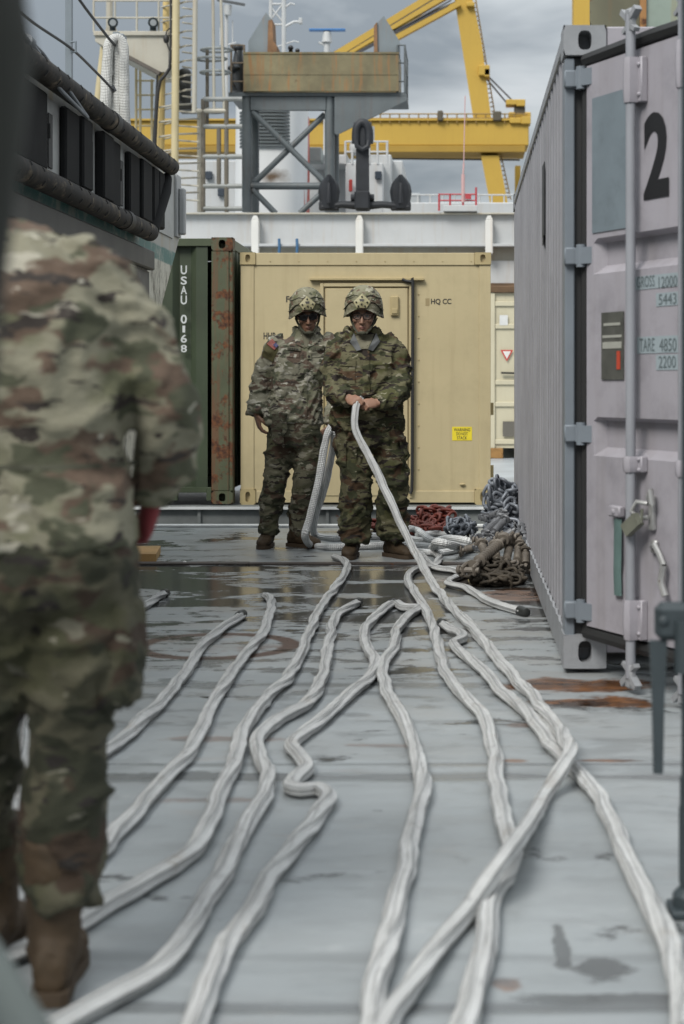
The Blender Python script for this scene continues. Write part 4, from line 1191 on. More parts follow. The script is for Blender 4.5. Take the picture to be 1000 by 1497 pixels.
# ================================================================== LANDING CRAFT (left)
hX = -2.25
t = NT('hullpaint')
sz = t.n('ShaderNodeSeparateXYZ', {0: t.tc.outputs['Object']}).outputs['Z']
wob = t.math('ADD', sz, t.math('MULTIPLY', t.math('SUBTRACT', t.noise(4, t.coord(), 5), .5), .03))
grey = t.mix(t.noise(2, t.coord(), 5), (.30, .31, .295), (.40, .40, .37))
grey = t.mix(t.ramp(t.noise(1.4, t.coord((4, 4, .5), (3, 1, 0)), 5), .5, .72, 0, .7), grey, (.33, .25, .13))
pale = t.mix(t.ramp(t.noise(5, t.coord((1, 1, .6)), 9, .75), .47, .58), (.50, .49, .42), (.13, .125, .105))
teal = t.mix(t.ramp(t.noise(6, t.coord(), 6, .7), .5, .62), (.05, .155, .145), (.22, .27, .24))
red = t.mix(t.noise(5, t.coord((1, 1, .4)), 6, .7), (.13, .015, .015), (.33, .06, .055))
st = lambda z: t.ramp(wob, z - .006, z + .006)
colh = t.mix(st(2.20), t.mix(st(2.09), t.mix(st(.40), red, pale), teal), grey)
HULL = t.fin(colh, .55, 0, t.bump(t.noise(30, t.coord(), 5), .15, .004))
lc = empty('landing_craft', (hX - 1.4, 8, 0), 'grey landing craft with black rubber fenders raised on wooden blocks at the left', 'landing craft')
prof = [(1.0, 2.83), (13.22, 2.83), (13.22, 2.32), (12.5, 1.79), (11.55, .75), (11.3, .42), (11.02, .065), (1.0, .065)]
b = MB()
vs, fs = [], []
n_ = len(prof)
lo = lambda z: hX + (.0 if z > .5 else .15 - .0)
b.prism([(hX, y, z) for y, z in prof], (-2.8, 0, 0))
b.build('hull', HULL, lc)
b = MB(); b.box((hX + .001, 13.0, 2.33), (hX + .02, 13.21, 2.82)); b.box((hX + .021, 13.08, 2.35), (hX + .07, 13.16, 2.72), .01); b.build('bow_edge', paint('bowedge', (.33, .34, .34), .5, .1, 3, rust=.2, chips=.3), lc)
# recess between the fender tubes
FEND = paint('fender', (.0085, .009, .0095), .85, .3, 4)
for m_ in (FEND,): m_.node_tree.nodes['Principled BSDF'].inputs['Specular IOR Level'].default_value = .25
TUBE = paint('fendertube', (.055, .045, .035), .5, .4, 3, chips=.0, grime=.6, streak=.0)
t = NT('tubeworn')
f1 = t.ramp(t.noise(3.5, t.coord((1, 3, 1)), 7, .7), .48, .68)
f2 = t.ramp(t.math('ADD', t.noise(7, t.coord((1, .8, 1), (5, 5, 5)), 7, .7), t.math('MULTIPLY', t.n('ShaderNodeSeparateXYZ', {0: t.n('ShaderNodeNewGeometry').outputs['Normal']}).outputs['Z'], .0)), .55, .68)
TUBE = t.fin(t.mix(f2, t.mix(f1, (.008, .007, .006), (.040, .031, .021)), (.17, .135, .09)), .8, 0, t.bump(t.noise(14, t.coord(), 6), .4, .01))
b = MB(); b.box((hX + .002, 4, 2.30), (hX + .012, 12.9, 2.72)); b.build('recess_plate', paint('recess', (.36, .37, .36), .5, .2, 2, rust=.1, grime=.4), lc)
tr_ = .062
TB = plain('bandblack', (.012, .012, .012), .6)
for zc, ye in ((2.79, 12.35), (2.22, 11.5)):
    b = MB(); b.tube(catmull([(hX + .09, 3.0, zc), (hX + .09, 6, zc), (hX + .09, 9, zc), (hX + .09, ye, zc)], .3), tr_, 18); b.ell((hX + .09, ye, zc), (tr_, .05, tr_), 18, 8)
    ft = b.build('fender_tube', TUBE, lc, True)
    b = MB()
    yk = 4.2
    while yk < ye - .1:
        if random.random() < .6: b.tube([(hX + .09 + (tr_ + .002) * math.cos(a), yk, zc + (tr_ + .002) * math.sin(a)) for a in (.3, .5, .7)], .004, 5)
        b.tube([(hX + .09 + (tr_ + .002) * math.cos(a), yk + .02, zc + (tr_ + .002) * math.sin(a)) for a in (-.9, -.6, -.4)], .005, 5)
        yk += random.uniform(.2, .34)
    b.build('bolt_pattern', TB, ft)
    b = MB(); yb_ = 10.2 if zc > 2.5 else 10.62
    b.tube([(hX + .09, yb_ - .06, zc), (hX + .09, yb_ + .06, zc)], tr_ + .006, 18); b.build('joint_band', TB, ft, True)
for ya, yb in ((6.0, 7.0), (7.3, 8.05), (8.2, 8.78), (9.2, 9.52), (9.54, 9.78), (10.1, 10.38), (10.4, 10.68), (11.0, 11.32), (11.34, 11.68), (11.76, 11.95), (11.97, 12.18)):
    b = MB(); b.box((hX + .012, ya, 2.30), (hX + (.075 if int(ya * 10) % 2 else .055), yb, 2.72), .012); b.build('fender_block', FEND, lc)
b = MB()
for ya in (8.9, 9.9, 10.8, 7.15): b = MB(); b.box((hX + .013, ya + .04, 2.34), (hX + .02, ya + .13, 2.64), .003); b.box((hX + .013, ya + .036, 2.5), (hX + .03, ya + .06, 2.58), .003); b.build('slot', TB, lc)
b = MB(); b.tube([(hX + .06, 11.75, 2.26), (hX + .07, 12.15, 2.58), (hX + .06, 12.3, 2.70)], [.05, .055, .045], 14); b.build('fender_brace', FEND, lc, True)
b = MB(); b.box((hX + .002, 3, 1.98), (hX + .05, 11.9, 2.12), .01); b.box((hX + .002, 6, 1.2), (hX + .03, 6.1, 1.97)); b.build('rub_rail', paint('dkrail', (.05, .05, .045), .6, .3, 3, chips=.2), lc)
b = MB(); b.box((hX + .003, 11.0, 1.55), (hX + .01, 11.9, 1.97)); b.build('scuffed_plate', paint('scuff', (.11, .105, .095), .7, .4, 3, chips=.5, rust=.1), lc)
# deck fittings on the craft
zD = 2.83
b = MB(); p = P(101, 130, 9.6); b.box((p.x - .018, 9.58, zD), (p.x + .018, 9.62, 4.4)); q = P(105, 70, 9.6); b.tube([(q.x, 9.58, q.z + .03), (q.x + .03, 9.57, q.z + .03), (q.x + .03, 9.57, q.z - .03), (q.x, 9.58, q.z - .03)], .007, 6)
b.build('stanchion', paint('stan', (.17, .20, .225), .5, .1, 3), lc)
STEELD = plain('wire', (.05, .052, .055), .5, .4)
b = MB(); b.tube(catmull([P(-30, -30, 8.2), P(10, 0, 8.6), P(50, 34, 9.0), P(103, 70, 9.57), P(140, 105, 10.2), P(165, 131, 10.6)], .1), .0085, 8); b.tube([P(163, 126, 10.6), P(167, 134, 10.6)], .018, 6); b.build('guard_wire', STEELD, lc, True)
b = MB(); b.tube(catmull([P(108, -12, 10.2), P(125, 12, 10.4), P(145, 38, 10.7), P(164, 62, 11.0), P(178, 76, 11.3)], .1), .0095, 8); b.build('guard_wire', STEELD, lc, True)
b = MB()
b.tube([P(-20, -15, 7.6), P(10, 25, 8.0), P(38, 62, 8.3)], [.03, .03, .026], 10)
b.tube([P(36, 60, 8.28), P(42, 66, 8.32)], [.045, .045], 12)
for o_ in (-.03, .03): b.tube([P(38, 62, 8.3) + Vector((0, 0, o_)), P(62, 88, 8.5) + Vector((0, 0, o_ * 1.2)), P(90, 125, 8.8) + Vector((0, 0, o_)), P(128, 172, 9.3)], .011, 8)
b.tube([P(46, 68, 8.36), P(55, 80, 8.44)], .022, 8)
b.ell(P(64, 100, 8.5), (.03, .03, .035))
b.build('turnbuckle', paint('tbst', (.15, .165, .18), .45, .2, 8, metal=.3), lc, True)
b = MB(); q = P(170, 60, 11.15); b.box((q.x - .02, 11.13, zD), (q.x + .02, 11.17, q.z + .06)); q2 = P(177, 55, 11.15); b.box((q2.x - .03, 11.1, q2.z - .06), (q2.x + .03, 11.2, q2.z + .02), .008); b.tube([(q.x - .05, 11.12, q.z), (q2.x + .02, 11.12, q.z)], .014, 8)
b.tube([P(180, 190, 11.3), P(180, 176, 11.3)], .03, 8)
b.build('rope_post', paint('post2', (.2, .22, .23), .5, .15, 4, rust=.1), lc)
b = MB()
for px_, py_ in ((206, 214), (214, 216)): q = P(px_, py_, 12.0); b.tube([(q.x, 12, zD), (q.x, 12, q.z)], [.05, .045], 12); b.ell((q.x, 12, q.z), (.05, .05, .03), 12, 6)
b.build('bollard', paint('boll', (.10, .12, .14), .5, .2, 6), lc, True)
# timber under the hull
WOOD = paint('timber', (.42, .26, .10), .75, .2, 4, grime=.3, bump=.3)
for k, (pa, pb, lb) in enumerate((((190, 822), (240, 808), 'yellow timber plank on the deck under the red hull bottom of the landing craft'),)):
    a_, c_ = G(190, 822), G(240, 809)
    b = MB(); b.prism([(a_.x - .25, a_.y, .004), (a_.x + .17, a_.y, .004), (c_.x - .02, c_.y - .02, .004), (c_.x - .45, c_.y - .02, .004)], (0, 0, .05)); tag(b.build('timber_plank', WOOD, loc=(a_.x, a_.y, .004)), lb, 'plank')
for yk in (9.0, 6.5):
    b = MB(); b.box((hX - 2.6, yk, .004), (hX - .05, yk + .3, .06), .008); tag(b.build('timber_plank', WOOD, loc=(hX - 1, yk, .004)), 'timber beam laid under the landing craft hull', 'plank', 'timber beams under the landing craft')
# ground fleck
b = MB(); q = G(270, 822, .01); b.ell((q.x, q.y, .012), (.012, .012, .010), 8, 6); tag(b.build('paint_chip', plain('chip', (.7, .7, .68)), loc=q), 'tiny white chip lying on the deck near the seam', 'paint chip')

# ================================================================== ROPES
def rope_mat(name, col, dirt, seed, stripe=.55, wf=14.0, wa=.5):
    t = NT(name)
    uv = t.n('ShaderNodeSeparateXYZ', {0: t.tc.outputs['UV']})
    u_, v_ = uv.outputs['X'], uv.outputs['Y']
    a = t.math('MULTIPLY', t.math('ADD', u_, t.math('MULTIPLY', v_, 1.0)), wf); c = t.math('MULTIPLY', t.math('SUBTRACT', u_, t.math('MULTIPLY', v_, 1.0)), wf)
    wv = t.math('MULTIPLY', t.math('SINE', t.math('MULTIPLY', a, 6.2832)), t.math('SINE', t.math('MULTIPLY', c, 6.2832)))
    o = t.coord((1, 1, 1), (seed, seed, 0))
    base = t.mix(t.ramp(t.noise(5, o, 6, .65), .35, .65), mul(col, .84), mul(col, 1.06))
    base = t.mix(t.ramp(t.noise(6, t.coord((1, 1, 1), (seed + 9, 2, 0)), 7, .75), .56, .72, 0, dirt), base, (.40, .32, .235))
    base = t.mix(t.ramp(t.noise(13, t.coord((1, 1, 1), (seed + 19, 4, 0)), 7, .7), .58, .70, 0, dirt * .7), base, (.26, .255, .25))
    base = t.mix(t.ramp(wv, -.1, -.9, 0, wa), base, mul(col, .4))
    tr = t.math('SINE', t.math('MULTIPLY', t.math('ADD', u_, .07), 6.2832 * 5))     # grey lengthwise stripes follow the twist of the rope
    tr = t.ramp(tr, .66, .97, 0, stripe)
    base = t.mix(tr, base, (.13, .135, .135))
    h = t.math('ADD', wv, t.math('MULTIPLY', t.noise(60, o, 4), .8))
    return t.fin(base, .85, 0, t.bump(h, .8, .006))
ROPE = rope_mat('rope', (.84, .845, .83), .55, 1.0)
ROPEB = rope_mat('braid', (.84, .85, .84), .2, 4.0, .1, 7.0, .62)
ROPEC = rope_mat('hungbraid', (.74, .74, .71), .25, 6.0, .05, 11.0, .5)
TAPE = plain('tape', (.02, .022, .02), .5)
def rope_mesh(pts, rad, seed, n=36, step=.018, lobes=5, groove=.26, flat=.84, twist=.9):
    c = catmull(pts, step)
    # even spacing
    k = len(c); L = 0; b = MB(); rings = []; uvs = []
    u = None
    for i in range(k):
        tt = (c[min(i + 1, k - 1)] - c[max(i - 1, 0)]).normalized()
        if u is None:
            u = Vector((0, 0, 1)) - tt * tt.z
            if u.length < .1: u = Vector((1, 0, 0)) - tt * tt.x
        else: u = u - tt * u.dot(tt)
        u.normalize(); v = tt.cross(u)
        if i: L += (c[i] - c[i - 1]).length
        ph = L * twist + 1.6 * noise.noise(Vector((L * 1.1, seed, 0))) + seed
        r0 = rad * (1 + .13 * noise.noise(Vector((L * 2.2, seed, 7))) + .10 * noise.noise(Vector((L * 11, seed, 3))))
        side = rad * (.35 * noise.noise(Vector((L * 4.1, seed, 11))) + .12 * noise.noise(Vector((L * 10, seed, 13))))
        ring = []
        for a in range(n):
            th = 2 * math.pi * a / n
            rr = r0 * (1 - groove + groove * abs(math.cos(lobes / 2 * (th - ph)))) * (1 + .06 * noise.noise(Vector((math.cos(th) * 1.5, math.sin(th) * 1.5, L * 14 + seed))))
            ring.append(c[i] + u * rr * math.cos(th) * flat + v * (rr * math.sin(th) + side))
            uvs.append(((th - ph) / (2 * math.pi), L / (2 * math.pi * rad)))
        rings.append(ring)
    b.ring_loft(rings, True)
    b.uv = uvs
    return b
def rope(px, label, r=.0255, seed=0, tape=None, end=None, mat=None, name='mooring_rope', lift=None, group='white ropes laid out on the deck', pre=None, **kw):
    """px: pixels of the centre line on the deck; a third number lifts that point to a height above the deck"""
    pts = []
    for q in px:
        pts.append(q.copy() if isinstance(q, Vector) else G(q[0], q[1], q[2] if len(q) > 2 else r * .84))
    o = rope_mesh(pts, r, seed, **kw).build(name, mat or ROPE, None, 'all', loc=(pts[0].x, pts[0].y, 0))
    tag(o, label, 'rope', group)
    BASE[o.name] = Vector((pts[0].x, pts[0].y, 0))
    if tape:
        d = (pts[1] - pts[0]).normalized()
        b = MB(); b.tube([pts[0] - d * .05, pts[0] - d * .045, pts[0] - d * .0, pts[0] + d * tape, pts[0] + d * (tape + .004)], [.5 * r, .85 * r, .98 * r, 1.02 * r, .9 * r], 14)
        b.build('taped_end', TAPE, o, True)
    return o
rope([(240, 868), (228, 873), (222, 880), (207, 888), (192, 897), (160, 915), (110, 950), (70, 985), (50, 1018), (43, 1060), (36, 1110), (30, 1180), (26, 1260), (12, 1340), (-15, 1420)], 'white rope with a kinked end, leftmost, vanishing behind the soldier seen from behind', seed=1, tape=.01)
rope([(353, 899), (345, 905), (327, 917), (310, 930), (290, 950), (280, 970), (250, 1010), (215, 1045), (180, 1080), (150, 1100), (100, 1130), (50, 1165), (20, 1185), (-30, 1215)], 'white rope whose black taped end lies over the rust ring', seed=2, tape=.06)
rope([(388, 871), (396, 878), (396, 890), (391, 905), (385, 925), (360, 955), (335, 990), (310, 1030), (295, 1065), (275, 1100), (240, 1140), (200, 1185), (165, 1220), (145, 1245), (95, 1290), (35, 1335), (-20, 1375)], 'white rope with a hooked untaped end right of the one over the rust ring', seed=3)
rope([(489, 814), (502, 819), (508, 828), (500, 845), (480, 872), (465, 895), (452, 925), (440, 955), (420, 990), (390, 1020), (367, 1050), (352, 1075), (345, 1110), (325, 1150), (305, 1200), (290, 1235), (250, 1267), (200, 1297), (150, 1325), (117, 1348), (70, 1372), (20, 1395), (-30, 1415)], 'white rope starting by the brown boots and sweeping left behind the foreground boot', seed=4)
rope([(522, 881), (506, 890), (490, 902), (486, 915), (482, 932), (477, 965), (467, 1000), (452, 1025), (415, 1047), (385, 1069), (376, 1088), (381, 1110), (392, 1130), (386, 1165), (360, 1205), (335, 1255), (295, 1325), (260, 1385), (220, 1425), (165, 1455), (110, 1484), (60, 1510)], 'white rope with a black end that runs off the lower left corner of the deck', seed=5, tape=.015)
rope([(573, 882), (560, 891), (540, 911), (532, 930), (540, 952), (549, 967), (538, 993), (511, 1014), (478, 1045), (442, 1073), (427, 1090), (440, 1110), (449, 1124), (431, 1139), (424, 1149), (440, 1156), (464, 1154), (480, 1166), (466, 1192), (427, 1240), (392, 1285), (370, 1330), (330, 1382), (308, 1435), (285, 1490), (272, 1540)], 'white rope with a tight S kink halfway down the deck', seed=6, tape=.012)
rope([(580, 882), (592, 888), (611, 889), (600, 897), (590, 907), (579, 922), (578, 941), (563, 967), (559, 988), (568, 1014), (587, 1045), (602, 1082), (613, 1118), (618, 1154), (608, 1196), (597, 1248), (584, 1300), (573, 1352), (558, 1409), (547, 1466), (536, 1520)], 'white rope running down the middle of the deck with a bent hook end', seed=7)
rope([(622, 806), (636, 809), (642, 818), (632, 828), (614, 830), (600, 837), (597, 849), (607, 866), (617, 882), (627, 902), (635, 920), (640, 941), (647, 972), (662, 998), (688, 1027), (709, 1050), (719, 1082), (724, 1118), (730, 1170), (740, 1212), (748, 1243), (740, 1279), (724, 1300), (713, 1352), (703, 1404), (690, 1451), (680, 1500), (672, 1540)], 'white rope looped small beside the turnbuckle pile, passing under the held rope', seed=8)
rope([(647, 912), (659, 921), (672, 925), (676, 933), (664, 939), (664, 944), (688, 964), (714, 988), (730, 1009), (761, 1032), (787, 1061), (806, 1090), (826, 1110), (846, 1131), (875, 1165), (901, 1212), (922, 1264), (951, 1321), (977, 1378), (994, 1446), (1004, 1510)], 'white rope with a coiled black end running alongside the held rope to the right', seed=9, tape=.02)
rope([(764, 894), (742, 888), (717, 880), (700, 870), (683, 860), (660, 855), (656, 850), (666, 845), (679, 839), (666, 834), (641, 831), (627, 824), (618, 813), (610, 808)], 'short white rope with a dark cut end pointing at the lilac container', seed=10, tape=.03)
# the rope the standing soldier pays out: from his fists down to the deck and forward
rope([P(527, 583, 10.70), P(522, 590, 10.64), P(519, 606, 10.60), P(519, 627, 10.56), P(529, 648, 10.5), P(544, 676, 10.4), P(567, 724, 10.22), P(591, 776, 9.98), P(612, 816, 9.70), P(636, 858, 9.18),
      (662, 889), (688, 915), (714, 946), (745, 983), (771, 1009), (792, 1036, .03), (813, 1062, .045), (833, 1094, .085), (823, 1120, .07), (797, 1162), (768, 1212, .05), (740, 1250, .095), (709, 1292, .06), (678, 1338), (631, 1396), (600, 1442), (568, 1489), (548, 1530)],
     'white rope held in both hands by the rain jacket soldier, crossing over two others', r=.0255, seed=11)
# braided rope held low by the other soldier, falling to the deck in two strands
rope([P(486, 622, 11.36), P(479, 634, 11.30), P(474, 655, 11.28), P(468, 690, 11.25), P(459, 735, 11.22), P(449, 770, 11.2), P(446, 784, 11.2), (455, 797), (485, 800), (520, 799), (558, 798), (600, 797), (640, 800), (668, 797), (676, 790), (668, 783), (640, 780), (610, 783)], 'braided white rope hanging from the left hand of the soldier in sunglasses', r=.027, seed=12, mat=ROPEB, lobes=8, groove=.05, flat=.95, twist=.3, name='braided_rope', group='braided ropes behind the soldiers')
rope([P(484, 622, 11.38), P(489, 634, 11.34), P(484, 670, 11.5), P(472, 722, 11.75), P(459, 762, 12.0), (462, 783), (490, 787), (530, 785), (575, 784), (610, 790), (650, 792), (682, 797), (692, 792)], 'rear strand of the braided rope hanging beside the rain jacket soldier', r=.027, seed=13, mat=ROPEB, lobes=8, groove=.05, flat=.95, twist=.3, name='braided_rope', group='braided ropes behind the soldiers')
rope([(600, 805), (640, 808), (672, 803)], 'short straight length of braided rope nearest on the coil heap', r=.028, seed=14, mat=ROPEB, lobes=8, groove=.05, name='braided_rope', group='braided ropes behind the soldiers', twist=.3)
rope([(596, 772, .07), (612, 776, .05), (632, 790, .06), (655, 787, .09), (682, 790, .09), (695, 797, .05), (685, 802), (660, 797, .1), (640, 793, .12), (632, 801, .05)], 'looped coil of braided rope on top of the heap in front of the red chains', r=.03, seed=15, mat=ROPEB, lobes=8, groove=.05, name='braided_rope', group='braided ropes behind the soldiers', twist=.3)
# doubled rope hanging from a post on the landing craft
yh = 11.12
rope([P(163, 112, yh), P(159, 98, yh), P(158, 75, yh), P(161, 62, yh), P(166, 59, yh), P(171, 64, yh), P(172, 90, yh), P(172, 130, yh), P(172, 175, yh), P(174, 196, yh), P(181, 200, yh), P(184, 188, yh), P(182, 150, yh - .02), P(181, 100, yh - .03), P(180, 68, yh - .03), P(175, 58, yh - .03), P(168, 57, yh - .04), P(161, 63, yh - .05), P(157, 85, yh - .05), P(155, 130, yh - .05), P(153, 185, yh - .05), P(156, 202, yh - .02), P(163, 198, yh), P(165, 170, yh), P(165, 110, yh + .04), P(165, 62, yh + .04)],
     'thick white braided rope hung in long loops over a post on the landing craft', r=.036, seed=16, mat=ROPEC, lobes=8, groove=.04, flat=1.0, twist=.2, name='braided_rope', group=None)

# ================================================================== LASHING GEAR
def stadium(L, Wd, r, n=8, m=7):
    pts = []
    for k in range(m):
        a = -math.pi / 2 + math.pi * k / (m - 1); pts.append(Vector((L / 2 - Wd / 2 + Wd / 2 * math.cos(a), Wd / 2 * math.sin(a), 0)))
    for k in range(m):
        a = math.pi / 2 + math.pi * k / (m - 1); pts.append(Vector((-L / 2 + Wd / 2 + Wd / 2 * math.cos(a), Wd / 2 * math.sin(a), 0)))
    b = MB(); b.tube(pts, r, n, closed=True, up=(0, 0, 1))
    return b.v, b.f
def chain(path, mat, label, seed, L=.075, Wd=.048, r=.0095, group='lashing chains', loc=None, jit=.5):
    rnd = random.Random(seed); c = catmull(path, .01)
    vs, fs = stadium(L, Wd, r); b = MB(); last = None; k = 0
    for i in range(1, len(c)):
        if last is None or (c[i] - last).length > L - 2.4 * r:
            d = (c[i] - (last or c[0]));
            if d.length < 1e-5: continue
            d.normalize(); last = c[i]
            q = d.to_track_quat('X', 'Z').to_matrix() @ Matrix.Rotation((k % 2) * R(90) + rnd.uniform(-jit, jit), 3, 'X')
            b.add([c[i] + q @ v for v in vs], fs); k += 1
    return tag(b.build('lashing_chain', mat, None, 'all', loc=loc or path[0]), label, 'chain', group)
RUSTCH = paint('rustchain', (.045, .036, .025), .8, .4, 14, rust=.35)
REDCH = paint('redchain', (.13, .026, .016), .6, .4, 10, rust=.3, chips=.2)
GREYCH = paint('greychain', (.20, .215, .24), .5, .3, 10, rust=.12, chips=.2, metal=.3)
BRNST = paint('brownsteel', (.145, .125, .102), .6, .3, 9, rust=.22, chips=.2)
GRYST = paint('greysteel', (.17, .175, .185), .5, .3, 9, rust=.16, chips=.25, metal=.2)
def tangle(cx, cy, rx, ry, z0, z1, n, seed):
    rnd = random.Random(seed); return [Vector((cx + rnd.uniform(-rx, rx), cy + rnd.uniform(-ry, ry), rnd.uniform(z0, z1))) for _ in range(n)]
def px_box(x0, x1, y):
    a, c = G(x0, y), G(x1, y); return (a.x + c.x) / 2, a.y, (c.x - a.x) / 2
cx_, cy_, hx_ = px_box(684, 768, 857)
for k in range(4):
    chain(tangle(cx_, cy_ + .04 + .05 * k, hx_ * .95, .13, .02, .05 + .02 * k, 22, 40 + k), RUSTCH, ('rusty brown chain heap nearest the viewer at the foot of the turnbuckle pile'), 40 + k, group='rusty chains at the foot of the pile')
cx_, cy_, hx_ = px_box(602, 664, 786)
for k in range(3):
    chain(tangle(cx_ - .02, cy_ + .25 + .12 * k, hx_, .25, .03, .08 + .05 * k, 20, 60 + k), REDCH, 'red painted lashing chains tangled behind the coil of white rope', 60 + k, L=.10, Wd=.06, r=.012, group='red chains behind the coil')
chain(tangle(G(560, 775).x, 12.9, .22, .12, .03, .06, 12, 70), REDCH, 'small patch of red chain between the two soldiers boots and the deck edge', 70, L=.10, Wd=.06, r=.012, group='red chains behind the coil')
cx_, cy_, hx_ = px_box(700, 756, 800)
for k in range(4):
    chain(tangle(cx_ + .04, cy_ + .10 + .10 * k, hx_ * .85, .2, .05 + .06 * k, .22 + .09 * k, 22, 80 + k), GREYCH, 'grey steel chains heaped on top of the pile against the lilac container', 80 + k, L=.10, Wd=.062, r=.013, group='grey chains on the pile')
cx_, cy_, hx_ = px_box(655, 695, 800)
chain(tangle(cx_, cy_ + .45, hx_, .15, .03, .16, 26, 90), GREYCH, 'small grey chain heap just left of the turnbuckle pile, against the red chains', 90, L=.09, Wd=.056, r=.012, group='grey chains on the pile')

def turnbuckle(mat, L=.62):
    root = empty('turnbuckle', (0, 0, 0))
    m = MB(); m.tube([(-L * .26, 0, 0), (-L * .25, 0, 0), (-L * .24, 0, 0), (L * .24, 0, 0), (L * .25, 0, 0), (L * .26, 0, 0)], [.022, .034, .028, .028, .034, .022], 12)
    for k in range(9):
        x_ = -L * .2 + k * L * .05; m.tube([(x_, 0, 0), (x_ + .012, 0, 0)], .0305, 12)
    m.build('barrel', mat, root, True)
    m = MB(); m.tube([(-L * .42, 0, 0), (-L * .25, 0, 0)], .016, 10); m.tube([(L * .25, 0, 0), (L * .42, 0, 0)], .016, 10); m.build('threaded_rod', mat, root, True)
    for s_ in (-1, 1):
        m = MB()
        m.tube([(s_ * L * .40, 0, 0), (s_ * L * .44, 0, 0)], [.032, .040], 12)
        for q in (-1, 1): m.box((s_ * L * .43, q * .030 - .010, -.030), (s_ * L * .55, q * .030 + .010, .030), .008)
        m.tube([(s_ * L * .52, -.055, 0), (s_ * L * .52, .055, 0)], .016, 10); m.ell((s_ * L * .52, .055, 0), (.026, .014, .026), 10, 6)
        m.build('jaw', mat, root, True, angle=30)
    return root
tbs = {'b': turnbuckle(BRNST), 'g': turnbuckle(GRYST)}
used = set()
def place_tb(kind, a, c, label, roll=0, scale=None):
    src = tbs[kind]
    o = src if kind not in used else copy_tree(src)
    used.add(kind)
    a, c = Vector(a), Vector(c)
    o.location = (a + c) / 2
    o.rotation_euler = ((c - a).normalized().to_track_quat('X', 'Z').to_matrix() @ Matrix.Rotation(roll, 3, 'X')).to_euler()
    s_ = (c - a).length / .68; o.scale = (s_, max(.85, min(1.15, s_)), max(.85, min(1.15, s_)))
    tag(o, label, 'turnbuckle', 'turnbuckles in the pile')
GEN_B = 'brown steel turnbuckle jumbled low in the pile beside the lilac container'
GEN_G = 'grey steel turnbuckle jumbled in the upper pile beside the lilac container'
place_tb('b', G(684, 835, .10), P(743, 783, 10.0), 'long brown turnbuckle lying slantwise across the front of the pile')
place_tb('b', G(738, 830, .08), P(747, 788, 10.1), GEN_B, .4)
place_tb('b', G(755, 832, .07), P(760, 790, 10.0), GEN_B, 1.2)
place_tb('b', G(728, 826, .06), P(722, 792, 10.3), GEN_B, 2.2)
place_tb('b', G(769, 834, .06), P(768, 800, 9.8), GEN_B, .9)
place_tb('b', G(716, 828, .05), G(702, 790, .16), GEN_B, .2)
place_tb('g', P(698, 790, 11.0), P(735, 752, 11.3), 'grey turnbuckle leaning up to the left top of the pile', .4)
place_tb('g', P(715, 786, 10.8), P(742, 755, 11.0), GEN_G, 1.5)
place_tb('g', P(726, 792, 10.7), P(758, 770, 10.7), GEN_G, .8)
place_tb('g', P(705, 758, 11.4), P(737, 748, 11.5), GEN_G, .1)
place_tb('g', P(745, 800, 10.5), P(765, 772, 10.4), GEN_G, 1.1)
place_tb('g', P(700, 806, 10.7), P(722, 783, 10.8), GEN_G, .6)
place_tb('g', P(695, 838, 9.9), P(725, 806, 10.2), 'grey turnbuckle tucked behind the long brown one near the rope', 1.9)
place_tb('b', G(672, 806, .05), G(705, 796, .10), 'brown turnbuckle with one jaw sticking out left towards the coil', .7)

# ================================================================== NEAR FOREGROUND
# grey-green stanchion at the right edge
SG = paint('stanchion', (.032, .043, .048), .5, .1, 4, chips=.1, grime=.2)
sY_ = 3.6
q = P(1011, 1335, sY_)
st_ = empty('steel_stanchion', (q.x, sY_, 0), 'blurred grey green steel stanchion with a hanging latch arm at the right edge', 'stanchion')
k_ = sY_ / F
b = MB()
b.tube([(q.x, sY_, .03), (q.x, sY_, .30)], .026, 14); b.tube([(q.x, sY_, .30), (q.x, sY_, 2.9)], .0225, 14)
b.build('post', SG, st_, True)
b = MB(); b.box((q.x - .05, sY_ - .05, .002), (q.x + .05, sY_ + .05, .02), .004); b.tube([(q.x, sY_, .02), (q.x, sY_, .045), (q.x, sY_, .06)], [.042, .042, .028], 14); b.build('foot', SG, st_)
b = MB()
za, zb_ = CAMH - (1130 - HZ) * k_, CAMH - (880 - HZ) * k_
xl = P(962, 0, sY_).x
b.box((P(957, 0, sY_).x, sY_ - .03, CAMH - (935 - HZ) * k_), (q.x + .03, sY_ + .02, zb_), .014)
b.ell((P(968, 0, sY_).x, sY_ - .03, CAMH - (905 - HZ) * k_), (.012, .008, .012), 10, 6)
b.build('bracket', SG, st_)
b = MB(); b.ring_loft([[(xl + dx, sY_ + dy, z_) for dx, dy in ((-w_, -.012), (w_, -.012), (w_, .012), (-w_, .012))] for z_, w_ in ((za, .010), (za + .16, .013), (CAMH - (935 - HZ) * k_ - .002, .019))]); b.build('latch_arm', SG, st_)
b = MB(); b.tube([(q.x - .022, sY_ - .03, CAMH - (980 - HZ) * k_), (q.x - .022, sY_ - .03, CAMH - (905 - HZ) * k_)], .02, 10); b.tube([(q.x, sY_, CAMH - (1180 - HZ) * k_), (q.x, sY_, CAMH - (1290 - HZ) * k_)], .028, 12); b.build('collar', SG, st_, True)

